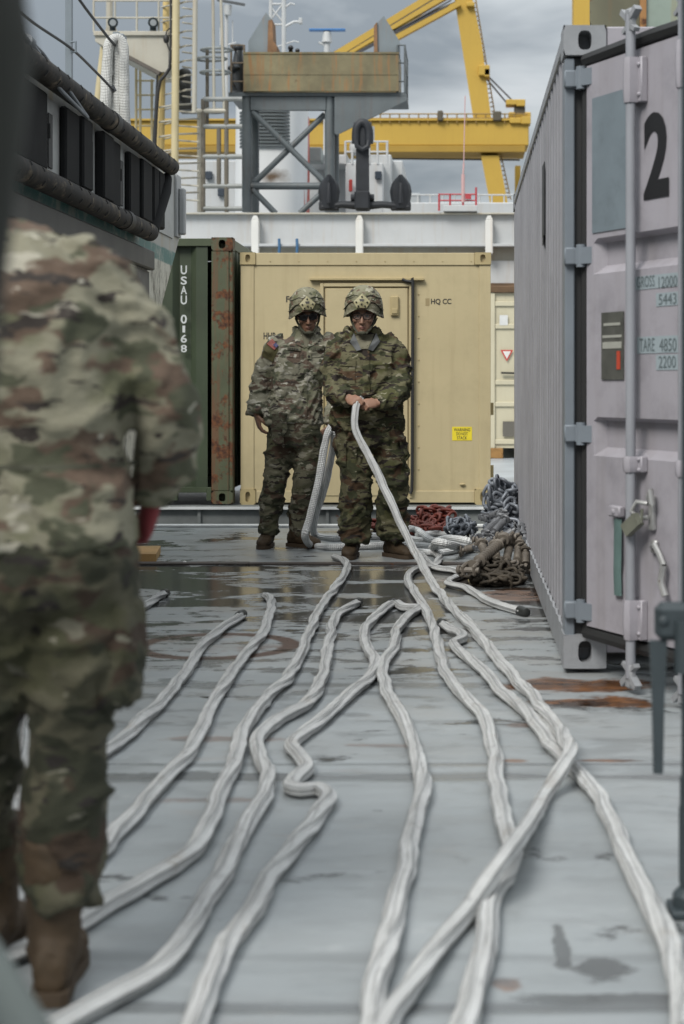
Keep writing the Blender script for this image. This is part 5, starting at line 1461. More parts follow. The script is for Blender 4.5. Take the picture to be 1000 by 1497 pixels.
# sleeve-like cloth beside the camera at the left edge, on an unseen pole
cv = empty('sleeve_like_cloth', (-.40, 1.16, 0), 'strongly blurred dark olive sleeve like cloth filling the left edge', 'stand')
b = MB(); b.tube([(-.40, 1.16, .0), (-.40, 1.16, 1.6)], .03, 12); b.build('pole', paint('polegg', (.16, .18, .165), .6), cv, True)
b = MB()
prof = [(1.085, .04), (1.10, .062), (1.16, .07), (1.24, .078), (1.32, .088), (1.40, .097), (1.46, .088), (1.52, .080), (1.6, .07)]
rings = []
for z_, r_ in prof:
    rings.append([(-.40 + r_ * (1 + .05 * noise.noise(Vector((a, z_ * 8, 0)))) * math.cos(2 * math.pi * a / 24), 1.16 + r_ * math.sin(2 * math.pi * a / 24), z_) for a in range(24)])
b.ring_loft([[Vector(p) for p in r_] for r_ in rings]); b.build('cloth_roll', paint('olivecloth', (.013, .0145, .0105), .9, .3, 8), cv, True)
b = MB(); b.tube([(-.56, 1.62, .70), (-.478, 1.60, .587), (-.42, 1.58, .507), (-.25, 1.5, .26), (-.10, 1.45, .02)], [.04, .042, .043, .045, .045], 14); b.tube([(-.40, 1.16, .62), (-.56, 1.62, .70)], .03, 12); b.build('brace', paint('bracegg', (.13, .15, .14), .6, .15, 4), cv, True)

# ================================================================== PEOPLE
SKIN = None
def skin(name, col):
    t = NT(name)
    o = t.coord()
    c = t.mix(t.ramp(t.noise(22, o, 4), .35, .65), mul(col, .88), mul(col, 1.08))
    m = t.fin(c, .55, 0, t.bump(t.noise(160, o, 3), .12, .002))
    t.b.inputs['Subsurface Weight'].default_value = .08
    t.b.inputs['Subsurface Radius'].default_value = (.012, .005, .003)
    return m
TSHIRT = plain('tshirt', (.16, .15, .105), .9)
BOOT = paint('bootleather', (.046, .028, .012), .75, .25, 9, grime=.5, bump=.25, bscale=60)
SOLE = plain('bootsole', (.055, .036, .02), .8)
BLKP = plain('blackplastic', (.012, .012, .013), .25)
STRAP = plain('strap', (.055, .055, .035), .8)
GLOVEK = camo('glovecamo', .35, 1, .2, 22, 3.3)

def hand_tubes(b, wrist, d, n, sd, size=1.0, curl=(20, 30, 20), thumb=(.5, .6), spread=.006):
    """palm and five unequal bent fingers; d = along the hand, n = out of the palm, sd = towards the thumb"""
    d, n, sd = [Vector(x).normalized() for x in (d, n, sd)]
    n = (n - d * n.dot(d)).normalized()
    s_ = d.cross(n)
    if s_.dot(sd) < 0: s_ = -s_
    W = Vector(wrist); z = size
    b.tube([W - d * .05 * z, W, W + d * .03 * z, W + d * .065 * z, W + d * .092 * z], [(.022 * z, .028 * z), (.020 * z, .029 * z), (.019 * z, .039 * z), (.016 * z, .043 * z), (.011 * z, .038 * z)], 14, up=n)
    for k, (o_, L, r) in enumerate(((.030, .072, .0092), (.0105, .080, .0096), (-.0100, .074, .0092), (-.0295, .058, .0082))):
        p = W + d * (.088 - .005 * (k == 3)) * z + s_ * o_ * z
        dirv = (d + s_ * (o_ * spread * 25)).normalized(); pts = [p - d * .015 * z, p]; ang = 0
        for j, f in enumerate((.45, .31, .24)):
            ang += R(curl[j] * (1 + .10 * (k - 1)))
            p = p + (dirv * math.cos(ang) + n * math.sin(ang)) * L * f * z
            pts.append(p)
        b.tube(pts, [r * z, r * 1.06 * z, r * z, r * .95 * z, r * .72 * z], 10)
    p = W + d * .022 * z + s_ * .030 * z
    q = p + (d * .6 + s_ * (.65 * (1 - thumb[0])) + n * thumb[0] * .6).normalized() * .042 * z
    q2 = q + (d * .8 + n * thumb[1] - s_ * .15).normalized() * .032 * z
    q3 = q2 + (d * .8 + n * thumb[1] * 1.2 - s_ * .35).normalized() * .024 * z
    b.tube([p - d * .012 * z - s_ * .012 * z, p, q, q2, q3], [.013 * z, .0145 * z, .0115 * z, .0102 * z, .0075 * z], 10)

def head_tubes(b, M_, fat=1.0):
    """M_: head frame -> world; origin at eye level, face looks along -Y"""
    X = lambda x, y, z: M_ @ Vector((x, y, z))
    rings = []
    for z, w_, f, bk in ((-.120, .018, -.080, -.052), (-.112, .030, -.089, -.038), (-.098, .041, -.0925, -.012), (-.078, .052, -.0935, .020), (-.055, .060, -.0935, .055), (-.030, .067, -.090, .080), (0, .071, -.086, .096), (.03, .074, -.091, .104), (.06, .074, -.090, .102), (.09, .066, -.077, .090), (.115, .045, -.05, .064), (.128, .018, -.015, .03)):
        cy, hy_ = (f + bk) / 2, (bk - f) / 2
        rings.append([X(w_ * fat * math.copysign(abs(math.cos(a)) ** .85, math.cos(a)), cy + hy_ * math.copysign(abs(math.sin(a)) ** .9, math.sin(a)), z) for a in [2 * math.pi * i / 28 for i in range(28)]])
    b.ring_loft(rings)
    b.tube([X(0, -.086, .008), X(0, -.097, -.012), X(0, -.108, -.030), X(0, -.113, -.042), X(0, -.100, -.050)], [.008, .009, .011, .0125, .008], 10)      # nose
    for s_ in (-1, 1):
        b.ell(X(s_ * .013, -.098, -.044), (.0085, .010, .008), 10, 6)
        b.ell(X(s_ * .045, -.070, -.030), (.024, .022, .020), 12, 8)        # cheekbone
        b.ell(X(s_ * .075, .012, -.012), (.010, .020, .032), 10, 8)         # ear
    b.tube([X(-.046, -.078, .024), X(-.02, -.092, .022), X(0, -.091, .018), X(.02, -.092, .022), X(.046, -.078, .024)], [.008, .010, .009, .010, .008], 8)    # brow ridge
    b.tube([X(-.024, -.087, -.077), X(-.010, -.0945, -.0725), X(0, -.0955, -.0735), X(.010, -.0945, -.0725), X(.024, -.087, -.077)], [.003, .0058, .0055, .0058, .003], 8)
    b.tube([X(-.022, -.087, -.079), X(0, -.0945, -.084), X(.022, -.087, -.079)], [.003, .0068, .003], 8)
    b.ell(X(0, -.082, -.108), (.020, .016, .014), 12, 8)

def helmet(root, M_, mat, mount, seed):
    """combat helmet with a cloth cover, side flare, front mount plate, bands and chin strap"""
    def S(az, t):
        # az: 0 = front; t: 0 = crown, 1 = rim
        c = abs(math.sin(az))
        rim = .060 - .085 * c ** 1.6 - (.085 if math.cos(az) < -.2 else 0) * max(0, -math.cos(az) - .2)
        zc = .045; top = zc + .148
        ph = t * math.pi / 2
        rx, ry = .128, .142
        z = zc + (top - zc) * math.cos(ph)
        k = math.sin(ph)
        if t > 1 - 1e-6: k = 1
        x, y = rx * k * math.sin(az), .012 - ry * k * math.cos(az)
        z = z if t < 1 else zc
        return x, y, z, rim
    rings = []
    n = 44
    for t in (.02, .1, .2, .32, .45, .58, .7, .82, .92, 1.0):
        rings.append([Vector(S(2 * math.pi * i / n, t)[:3]) for i in range(n)])
    for k, fl in ((.35, 1.0), (.7, 1.012), (1.0, 1.05), (1.03, 1.035)):
        r_ = []
        for i in range(n):
            az = 2 * math.pi * i / n; x, y, z, rim = S(az, 1)
            r_.append(Vector((x * fl, (y - .012) * fl + .012, .045 + (rim - .045) * k)))
        rings.append(r_)
    last = rings[-1]
    rings.append([Vector((p.x * .93, (p.y - .012) * .93 + .012, p.z + .004)) for p in last])
    rings.append([Vector((p.x * .93, (p.y - .012) * .93 + .012, .06)) for p in last])
    b = MB()
    rings = [[M_ @ (p + p.normalized() * .0035 * noise.noise(p * 17 + Vector((seed, 0, 0)))) for p in r_] for r_ in rings]
    b.ring_loft(rings, True)
    h = b.build('helmet', mat, root, 'all')
    def on(az, z, off=.003):
        k = math.sqrt(max(0.0, 1 - ((z - .045) / .148) ** 2)) if z > .045 else 1
        return Vector(((.128 + off) * k * math.sin(az), .012 - (.142 + off) * k * math.cos(az), z))
    # front mount plate (five sided) with dark holes
    b = MB(); g = 12
    outl = [(0, .150), (.055, .098), (.030, .062), (-.030, .062), (-.055, .098)]
    ring0 = [M_ @ on(math.asin(max(-1, min(1, x / .125))), z, .011) for x, z in outl]
    ring1 = [M_ @ on(math.asin(max(-1, min(1, x / .125))), z, .000) for x, z in outl]
    ctr = M_ @ on(0, .100, .016)
    b.add(ring0 + ring1 + [ctr], [(i, (i + 1) % 5, 10) for i in range(5)] + [(i, (i + 1) % 5, (i + 1) % 5 + 5, i + 5) for i in range(5)])
    pl = b.build('mount_plate', mount, h)
    b = MB()
    for x, z in ((0, .132), (-.034, .098), (.034, .098), (-.020, .074), (.020, .074), (0, .086)):
        b.ell(M_ @ on(math.asin(x / .125), z, .0145), (.0058, .0058, .0058), 8, 6)
    b.box((0, 0, 0), (0, 0, 0))
    b2 = [M_ @ on(math.asin(x / .125), z, .0165) for x, z in ((-.016, .118), (.016, .118), (.010, .104), (-.010, .104))]
    b.add(b2, [(0, 1, 2, 3)])
    b.build('mount_holes', plain('mounthole%d' % seed, (.03, .027, .022), .6), pl)
    b = MB()
    for s_ in (-1, 1):
        b.tube([M_ @ on(s_ * a, z, .004) for a, z in ((.42, .100), (.7, .09), (1.0, .055), (1.25, .035), (1.5, .03))], [(.002, .007)] * 5, 6)
        b.tube([M_ @ on(s_ * a, z, .004) for a, z in ((.25, .135), (.6, .140), (1.0, .12), (1.5, .105))], [(.002, .004)] * 4, 6)
    b.build('band', STRAP, h)
    b = MB()
    for s_ in (-1, 1):
        b.tube([M_ @ Vector(p) for p in ((s_ * .085, -.03, .0), (s_ * .074, -.048, -.045), (s_ * .052, -.070, -.088), (s_ * .030, -.088, -.111), (s_ * .0, -.094, -.121))], [(.0075, .0035)] * 5, 6)
        b.tube([M_ @ Vector(p) for p in ((s_ * .088, .04, -.03), (s_ * .076, .01, -.06), (s_ * .052, -.066, -.088))], [(.006, .003)] * 3, 6)
    b.ell(M_ @ Vector((0, -.094, -.112)), (.026, .008, .013), 10, 8)
    b.ell(M_ @ Vector((.040, -.083, -.098)), (.008, .007, .011), 8, 6)
    b.build('chin_strap', STRAP, h, True)
    return h

def boot(root, ank, toe, gz=0.0, scale=1.0):
    toe = Vector((toe[0], toe[1], 0)).normalized(); sd = Vector((-toe.y, toe.x, 0))
    A_ = Vector((ank[0], ank[1], gz))
    b = MB()
    rings = []
    for u, hw, h in ((-.078, .018, .045), (-.072, .032, .085), (-.04, .038, .115), (0, .041, .128), (.035, .042, .112), (.075, .045, .085), (.115, .049, .068), (.155, .048, .060), (.185, .039, .050), (.203, .022, .036)):
        ring = []
        for i in range(18):
            a = 2 * math.pi * i / 18
            ring.append(A_ + toe * u * scale + sd * hw * scale * math.copysign(abs(math.cos(a)) ** .8, math.cos(a)) + Vector((0, 0, .016 + h / 2 + (h / 2) * math.copysign(abs(math.sin(a)) ** .8, math.sin(a)))))
        rings.append(ring)
    b.ring_loft(rings)
    top = Vector((ank[0], ank[1], gz + .30)) - toe * .01
    b.tube([A_ + Vector((0, 0, .07)), A_ - toe * .005 + Vector((0, 0, .14)), A_ - toe * .01 + Vector((0, 0, .22)), top], [(.05, .052), (.047, .050), (.052, .056), (.056, .058)], 16, up=toe)
    me = remesh(b, .009, 3)
    displace(me, folds(.0035, (22, 22, 30), 2))
    o = link('boot', me, BOOT, root, root_base(root), 'all')
    shift(me, root_base(root))
    b = MB()
    outl = [(-.086, .020), (-.078, .034), (-.03, .038), (.03, .037), (.09, .047), (.14, .052), (.185, .043), (.207, .024)]
    poly = [A_ + toe * u * scale + sd * w_ * scale for u, w_ in outl] + [A_ + toe * u * scale - sd * w_ * scale for u, w_ in outl[::-1]]
    b.prism([p + Vector((0, 0, .001)) for p in poly], (0, 0, .026)); b.build('sole', SOLE, o)
    b = MB()
    for k in range(6):
        z = .105 + k * .024; u = .062 - k * .0145
        if k == 0: u = .07
        b.tube([A_ + toe * (u - .012) + sd * .022 + Vector((0, 0, z - .006)), A_ + toe * (u + .006) + Vector((0, 0, z)), A_ + toe * (u - .012) - sd * .022 + Vector((0, 0, z - .006))], .0032, 6)
    b.build('laces', STRAP, o)
    return o
def root_base(r): return BASE[r.name]
def shift(me, base):
    me.transform(Matrix.Translation(-base)); me.update()

def limb(b, pts, rr, n=16, sub=.06):
    c = catmull(pts, sub)
    # radii interpolated along the polyline
    cum = [0]
    P_ = [Vector(p) for p in pts]
    for a, q in zip(P_, P_[1:]): cum.append(cum[-1] + (q - a).length)
    L = [0]
    for a, q in zip(c, c[1:]): L.append(L[-1] + (q - a).length)
    rad = [float(np.interp(l * cum[-1] / L[-1], cum, rr)) for l in L]
    b.tube(c, rad, n)

def person(label, base, J, mats, voxel=.011, name='person'):
    """one continuous skinned body; clothes, helmet, boots are its children. J holds the joints in world space"""
    base = Vector(base)
    hp, yaw, pitch, roll = J['head']
    M_ = Matrix.Translation(hp) @ Euler((pitch, roll, yaw), 'XYZ').to_matrix().to_4x4()
    b = MB()
    head_tubes(b, M_, J.get('fat', 1.0))
    nk = J['torso'][-1][0]
    limb(b, [M_ @ Vector((0, .025, -.04)), (M_ @ Vector((0, .02, -.09)) + nk) / 2 + Vector((0, 0, .01)), nk - Vector((0, 0, .06))], [.056, .058, .062])
    b.slices([(q_[0], q_[1] * .80, q_[2] * .80, q_[3] if len(q_) > 3 else 0) for q_ in J['torso'][:-1]])
    for a in J['arms']:
        limb(b, a['p'], [r * .62 for r in a['r']][:-1] + [.030])
        hand_tubes(b, a['p'][-1], *a['hand'][:3], **a['hand'][3])
    for l in J['legs']:
        limb(b, l['p'], [r * .66 for r in l['r']])
        q = Vector(l['p'][-1]); toe = Vector((*l['toe'], 0)).normalized(); q.x, q.y = l.get('ank', q)[0], l.get('ank', q)[1]
        b.tube([Vector(l['p'][-1]) + Vector((0, 0, .12)), q + Vector((0, 0, .02)), Vector((q.x, q.y, .07)), Vector((q.x, q.y, .055)) + toe * .10], [.036, .035, .036, .028], 12)
    me = remesh(b, .0043, 3, .45)
    shift(me, base)
    root = link(name, me, mats['skin'], None, base, 'all')
    tag(root, label, 'person')
    if J.get('face', True):
        b = MB()      # lips
        b.tube([M_ @ Vector(p) for p in ((-.022, -.0905, -.0775), (-.009, -.0975, -.0735), (0, -.0985, -.0745), (.009, -.0975, -.0735), (.022, -.0905, -.0775))], [.002, .0042, .0042, .0042, .002], 8)
        b.tube([M_ @ Vector(p) for p in ((-.020, -.0905, -.080), (0, -.0965, -.0845), (.020, -.0905, -.080))], [.002, .0052, .002], 8)
        b.build('lips', mats['lips'], root, 'all')
        for s_ in (-1, 1):
            b = MB(); b.ell(M_ @ Vector((s_ * .031, -.083, .000)), (.013, .008, .0058), 12, 8); e_ = b.build('eye', EYEW, root, 'all')
            b = MB(); b.ell(M_ @ Vector((s_ * .031, -.0893, .0)), (.0058, .0035, .0056), 10, 8); b.build('iris', BLKP, e_, 'all')
            b = MB(); b.tube([M_ @ Vector((s_ * x, y, z)) for x, y, z in ((.014, -.0985, .021), (.03, -.098, .027), (.047, -.084, .023))], [.003, .0045, .002], 6); b.build('eyebrow', HAIR, root, 'all')
        b = MB()      # short cropped hair under the helmet
        for s_ in (-1, 1): b.ell(M_ @ Vector((s_ * .070, .02, .028)), (.009, .050, .030), 12, 8)
        b.ell(M_ @ Vector((0, .075, .0)), (.066, .038, .055), 14, 8)
        b.build('hair', HAIR, root, 'all')
    helmet(root, M_, mats['helmet'], mats['mount'], J.get('seed', 1))
    # jacket
    b = MB()
    b.slices(J['torso'], p=2.5)
    for a in J['arms']:
        p = [Vector(x) for x in a['p']]
        limb(b, [p[0] + (Vector(J['torso'][-2][0]) - p[0]) * .25] + p, [a['r'][0] * 1.02] + a['r'], 18)
    for c_, rr in J.get('collar', []):
        b.tube(c_, rr, 10, closed=False)
    me = remesh(b, voxel, 4)
    sd = J.get('seed', 1)
    displace(me, folds(J.get('amp', .011), (6, 6, 8.5), sd, None, base))
    displace(me, folds(.0022, (13, 13, 17), sd + 5, None, base))
    bj = bvh_of(me)
    shift(me, base)
    jk = link('jacket', me, mats['jacket'], root, base, 'all')
    # trousers
    b = MB()
    for l in J['legs']:
        limb(b, l['p'], l['r'], 18)
    hips = J['hips']
    b.slices(hips, p=2.4)
    me = remesh(b, voxel, 4)
    lo = min(q['p'][-1].z for q in J['legs'])
    def mask(c):
        k = .75
        z = c.z
        if z < lo + .28: k = 1.25
        if abs(z - J['legs'][0]['p'][1].z) < .14: k = 1.15
        return k
    displace(me, folds(J.get('amp', .011), (5.5, 5.5, 9.5), sd + 2, mask, base))
    displace(me, folds(.0022, (12, 12, 18), sd + 8, None, base))
    bt = bvh_of(me)
    shift(me, base)
    tr = link('trousers', me, mats['trousers'], root, base, 'all')
    for l in J['legs']:
        q = l['p'][-1]
        boot(root, (l.get('ank', q)[0], l.get('ank', q)[1]), l['toe'])
    return root, jk, tr, bj, bt, M_

EYEW = plain('eyewhite', (.22, .2, .18), .3)
HAIR = plain('hair', (.018, .014, .011), .6)
MOUNT = paint('mount', (.30, .27, .15), .6, .15, 20)

# ---- soldier in sunglasses (left of the pair)
Y1 = 11.65
def a1(px, py, dy=0.0): return P(px, py, Y1 + dy)
CAM1 = camo('camo_faded', 1.25, 1.0, .5, 10.0, 0.0, .72, .2)
CAM1T = camo('camo_faded_trousers', .60, 1.0, .32, 9.5, 4.0, 1.0, .5)
HELM1 = camo('helmet_camo', .95, 1.0, .45, 14.0, 7.0, .95)
J1 = dict(seed=1, amp=.013,
    head=(a1(449.5, 459.5, -.055), R(7), R(14), R(-4)),
    torso=[(a1(429, 620, .01), .205, .155, .18), (a1(430, 598), .192, .142, .18), (a1(433, 572), .178, .130, .18), (a1(437, 540), .192, .132, .2), (a1(441, 515), .196, .122, .2), (a1(444, 501, .01), .165, .105, .2), (a1(446, 491, .015), .110, .085, .15), (a1(448, 481, .01), .072, .072)],
    arms=[dict(p=[a1(404, 508, .01), a1(391, 535, .03), a1(382, 564, .05), a1(377, 588, .02), a1(375.5, 606, -.02)], r=[.078, .078, .076, .074, .072], hand=((.22, -.12, -1), (.9, .3, 0), (0, -1, 0), dict(curl=(22, 32, 22), size=1.04))),
          dict(p=[a1(485, 508, .01), a1(491, 540, .03), a1(494, 572, .02), a1(490, 600, -.10), a1(486, 617, -.22)], r=[.082, .078, .074, .066, .058], hand=((-.25, -.30, -1), (-.75, -.2, .25), (0, -1, 0), dict(curl=(55, 70, 45), thumb=(.9, .7), size=1.04)))],
    legs=[dict(p=[a1(412, 636), a1(408, 668, -.01), a1(402, 702, -.035), a1(396, 740, -.01), a1(391, 781, .0)], r=[.112, .100, .084, .080, .070], toe=(-.10, -1), ank=(a1(391, 0).x, Y1 + .02)),
          dict(p=[a1(449, 636), a1(449, 668, -.01), a1(446, 702, -.03), a1(440, 740, .01), a1(436, 781, .03)], r=[.112, .100, .084, .080, .070], toe=(.80, -.55), ank=(a1(434, 0).x, Y1 + .02))],
    hips=[(a1(430, 652), .165, .12), (a1(430, 640), .188, .132), (a1(431, 620), .180, .130), (a1(432, 600), .17, .12)])
nb = J1['torso'][-1][0]
J1['collar'] = [([nb + Vector((.082 * math.sin(a), .010 - .080 * math.cos(a) * (1 if math.cos(a) < 0 else 1.05), -.004 - .030 * max(0, math.cos(a)) ** 1)) for a in [R(x) for x in range(28, 333, 16)]], [(.024, .012)] * 20)]
J1['collar'] = [(c, r[:len(c)]) for c, r in J1['collar']]
SK1 = skin('skin_a', (.215, .115, .072)); LIP1 = plain('lips_a', (.17, .075, .055), .7)
root1, jk1, tr1, bj1, bt1, M1 = person('soldier in dark sunglasses and faded camouflage shirt holding a braided rope low at his side', (a1(412, 0).x, Y1, 0), J1,
    dict(skin=SK1, lips=LIP1, helmet=HELM1, mount=MOUNT, jacket=CAM1, trousers=CAM1T))
def dr(parent, bvh, Yc, quads, name, mat, off=.003, nu=8, nv=8, d=(0, 1, 0), y0=None, bow=0.0):
    m = MB()
    for k_, q in enumerate(quads):
        cs = []
        for px, py in q:
            v = P(px, py, Yc); cs.append((v.x, v.z))
        drape(m, bvh, cs, Yc - .1, off, nu, nv, d, bow)
        if len(quads) < 4 and k_ < len(quads) - 1:
            m.build(name, mat, parent, True); m = MB()
    return m.build(name, mat, parent, True)
yf = Y1 - .12
dr(jk1, bj1, yf, [[(437, 482), (458, 481), (449, 507), (446, 507)]], 'undershirt', TSHIRT, .004)
dr(jk1, bj1, yf, [[(437, 479), (429, 493), (433, 503), (446, 509)], [(459, 478), (468, 491), (463, 501), (449, 509)]], 'collar_flap', CAM1, .010)
dr(jk1, bj1, yf, [[(445, 510), (450, 510), (449, 616), (444, 616)]], 'placket', CAM1, .006, 3, 26)
dr(jk1, bj1, yf, [[(417, 514), (438, 515), (438, 523), (417, 522)], [(456, 514), (474, 512), (474, 521), (456, 523)]], 'pocket_flap', CAM1, .007)
dr(jk1, bj1, yf, [[(418, 523), (437, 524), (437, 548), (418, 547)], [(457, 524), (474, 522), (474, 546), (457, 548)]], 'chest_pocket', CAM1, .004)
TAPEC = plain('nametape', (.13, .125, .085), .8)
nt = dr(jk1, bj1, yf, [[(420, 506.5), (440, 508.5), (440, 513), (420, 511)], [(456, 509), (473, 507), (473, 511.5), (456, 513)]], 'name_tape', TAPEC, .012, 8, 2)
dr(nt, bj1, yf, [[(422 + k * 2.6, 508.2 + k * .25), (423.6 + k * 2.6, 508.4 + k * .25), (423.4 + k * 2.6, 511.0 + k * .25), (422.2 + k * 2.6, 510.8 + k * .25)] for k in range(6)] , 'tape_lettering', HAIR, .016, 1, 1)
def drtext(parent, bvh, Yc, body, bx, name, mat, off=.014):
    m = MB(); p0, p1 = P(bx[0], bx[3], Yc), P(bx[2], bx[1], Yc)
    def fn(u, w):
        h = bvh.ray_cast(Vector((u, Yc - .4, w)), Vector((0, 1, 0)))
        if h[0] is None: h = bvh.find_nearest(Vector((u, Yc, w)))
        return h[0] - Vector((0, off, 0))
    text_in(m, body, p0.x, p1.x, p0.z, p1.z, fn, .01); return m.build(name, mat, parent)
drtext(nt, bj1, yf, 'U.S. ARMY', (457.5, 509, 471.5, 512), 'tape_lettering', HAIR, .020)
rk = dr(jk1, bj1, yf, [[(448.5, 516), (455, 516), (455, 525), (448.5, 525)]], 'rank_patch', plain('rankp', (.20, .19, .13), .8), .012, 3, 3)
dr(rk, bj1, yf, [[(450, 521.3), (451.8, 518.3), (453.6, 521.3), (451.8, 523.6)]], 'rank_mark', HAIR, .017, 1, 1)
# shoulder patch: flag on an olive pocket
ya = Y1 - .09
dr(jk1, bj1, ya, [[(389, 497), (407, 511), (398, 529), (381, 520)]], 'sleeve_pocket', plain('olivepocket', (.085, .075, .03), .85), .007)
fl_c = [(396.5, 495), (407, 505), (401, 511.5), (389, 502)]
def fq(u0, u1, v0, v1):
    a, b_, c_, d_ = [Vector(q) for q in fl_c]
    f = lambda u, v: tuple((a * (1 - u) + b_ * u) * (1 - v) + (d_ * (1 - u) + c_ * u) * v)
    return [f(u0, v0), f(u1, v0), f(u1, v1), f(u0, v1)]
FR, FWH, FB = plain('flagred', (.36, .05, .04), .8), plain('flagwhite', (.52, .45, .40), .8), plain('flagblue', (.05, .06, .17), .8)
fp = dr(jk1, bj1, ya, [fq(0, 1, 0, 1)], 'flag_patch', FWH, .014, 6, 6)
dr(fp, bj1, ya, [fq(0, 1, k / 13, (k + 1) / 13) for k in range(0, 13, 2)], 'flag_stripes', FR, .0185, 4, 1)
dr(fp, bj1, ya, [fq(.56, 1, 0, .54)], 'flag_canton', FB, .022, 3, 3)
dr(fp, bj1, ya, [fq(.60 + .085 * i, .625 + .085 * i, .06 + .11 * j, .09 + .11 * j) for i in range(5) for j in range(4)], 'flag_stars', FWH, .025, 1, 1)
# sunglasses
def glasses(root, M_, dark):
    b = MB()
    for s_ in (-1, 1):
        prof = [(.006, .014), (.030, .019), (.056, .015), (.064, .003), (.057, -.017), (.034, -.022), (.014, -.018), (.007, -.004)]
        def yy(x): return -.104 + 5.2 * x * x
        fr = [M_ @ Vector((s_ * x, yy(x), z)) for x, z in prof]
        if dark:
            bk = [M_ @ Vector((s_ * x, yy(x) + .006, z)) for x, z in prof]
            b.add(fr + bk, [tuple(range(8)), tuple(range(8, 16))[::-1]] + [(i, (i + 1) % 8, (i + 1) % 8 + 8, i + 8) for i in range(8)])
        b.tube(fr, .0024 if not dark else .0030, 6, closed=True)
        b.tube([M_ @ Vector(p) for p in ((s_ * .064, -.084, .006), (s_ * .077, -.05, .008), (s_ * .080, .01, .004))], .004 if dark else .0026, 6)
    b.tube([M_ @ Vector((x, -.1045, .009)) for x in (-.009, 0, .009)], .003, 6)
    o = b.build('sunglasses' if dark else 'spectacles', BLKP, root, True)
    if not dark:
        b = MB()
        for s_ in (-1, 1):
            b.add([M_ @ Vector((s_ * x, -.1035 + 5.2 * x * x, z)) for x, z in prof], [tuple(range(8))])
        t = NT('lensglass'); m = t.fin((.9, .9, .9), .05); t.b.inputs['Alpha'].default_value = .06
        b.build('lens', m, o)
    return o
glasses(root1, M1, True)
# gloves hanging from the belt, belt, cargo pocket, knee patches
yt = Y1 - .12
m = MB()
for (px, py, rot) in ((404, 621, .1), (412, 620, -.25)):
    hand_tubes(m, P(px, py - 6, yt - .05), (rot, -.05, -1), (0, -1, 0), (1, 0, 0), size=1.05, curl=(8, 12, 10), spread=.012)
me = remesh(m, .006, 2); shift(me, BASE[root1.name]); link('gloves', me, GLOVEK, tr1, BASE[root1.name], 'all')
m = MB(); m.tube([P(404, 606, yt), P(404, 612, yt - .05), P(408, 617, yt - .05)], .009, 8); m.tube([P(413, 606, yt), P(412, 615, yt - .05)], .008, 8); m.build('glove_strap', STRAP, tr1)
dr(tr1, bt1, yt, [[(462, 636), (471, 637), (470, 668), (459, 668)]], 'cargo_pocket', CAM1T, .012, 6, 10)
dr(tr1, bt1, yt, [[(387, 686), (416, 690), (413, 722), (384, 718)], [(436, 688), (461, 689), (458, 720), (431, 720)]], 'knee_patch', CAM1T, .007, 8, 8)
m = MB()

# ---- soldier in the rain jacket (right of the pair)
Y2 = 10.96
def a2(px, py, dy=0.0): return P(px, py, Y2 + dy)
CAM2 = camo('camo_rain', .52, 1.0, .22, 9.0, 2.0, 1.4, 1.0)
CAM2T = camo('camo_rain_trousers', .46, 1.1, .16, 9.0, 6.0, 1.4, .8)
J2 = dict(seed=3, amp=.019, fat=1.07,
    head=(a2(531.5, 459, -.06), R(-2), R(11), R(1)),
    torso=[(a2(537, 628, .01), .230, .165), (a2(537, 617), .246, .172), (a2(537, 600), .234, .162), (a2(537, 575), .212, .150), (a2(536, 545), .210, .146), (a2(535, 522), .202, .134), (a2(533, 507, .01), .172, .118), (a2(532, 496, .015), .118, .095), (a2(531, 487, .01), .078, .078)],
    arms=[dict(p=[a2(493, 516, .02), a2(489, 540, .0), a2(491, 567, -.08), a2(499, 580, -.18), a2(511, 583, -.25)], r=[.086, .080, .078, .068, .058], hand=((.52, -.80, -.16), (.55, .25, -.8), (.2, -.2, 1), dict(curl=(60, 78, 50), thumb=(.8, .9), size=1.05))),
          dict(p=[a2(577, 516, .02), a2(582, 540, .0), a2(580, 569, -.08), a2(568, 584, -.17), a2(551, 589, -.24)], r=[.088, .084, .084, .074, .060], hand=((-.72, -.62, -.05), (-.5, .45, -.7), (-.2, -.2, 1), dict(curl=(60, 78, 50), thumb=(.8, .9), size=1.05)))],
    legs=[dict(p=[a2(515, 640), a2(518, 672, -.01), a2(521, 706, -.03), a2(519, 745, -.01), a2(517, 792, .0)], r=[.118, .110, .099, .096, .094], toe=(-.12, -1), ank=(a2(515, 0).x, Y2 + .03)),
          dict(p=[a2(569, 640), a2(571, 672, -.01), a2(574, 706, -.03), a2(574, 745, .0), a2(575, 788, .02)], r=[.118, .110, .099, .096, .090], toe=(.62, -.78), ank=(a2(574, 0).x, Y2 + .04))],
    hips=[(a2(542, 655), .195, .135), (a2(541, 642), .222, .148), (a2(540, 625), .212, .146), (a2(539, 612), .2, .14)])
nb = J2['torso'][-1][0]
J2['collar'] = [([nb + Vector((.112 * math.sin(a), .012 - .10 * math.cos(a), .012 - .030 * max(0, math.cos(a)))) for a in [R(x) for x in range(36, 325, 15)]], [(.034, .016)] * 20),
                ([nb + Vector((.165 * math.sin(a), .03 - .12 * math.cos(a), -.035)) for a in [R(x) for x in range(70, 291, 20)]], [(.028, .030)] * 12)]
J2['collar'] = [(c, r[:len(c)]) for c, r in J2['collar']]
SK2 = skin('skin_b', (.28, .155, .103)); LIP2 = plain('lips_b', (.23, .10, .08), .7)
HELM2 = camo('helmet_camo_b', 1.0, 1.0, .50, 14.0, 11.0, .95)
root2, jk2, tr2, bj2, bt2, M2 = person('soldier in spectacles and dark camouflage rain jacket gripping a white rope with both fists', (a2(541, 0).x, Y2, 0), J2,
    dict(skin=SK2, lips=LIP2, helmet=HELM2, mount=MOUNT, jacket=CAM2, trousers=CAM2T))
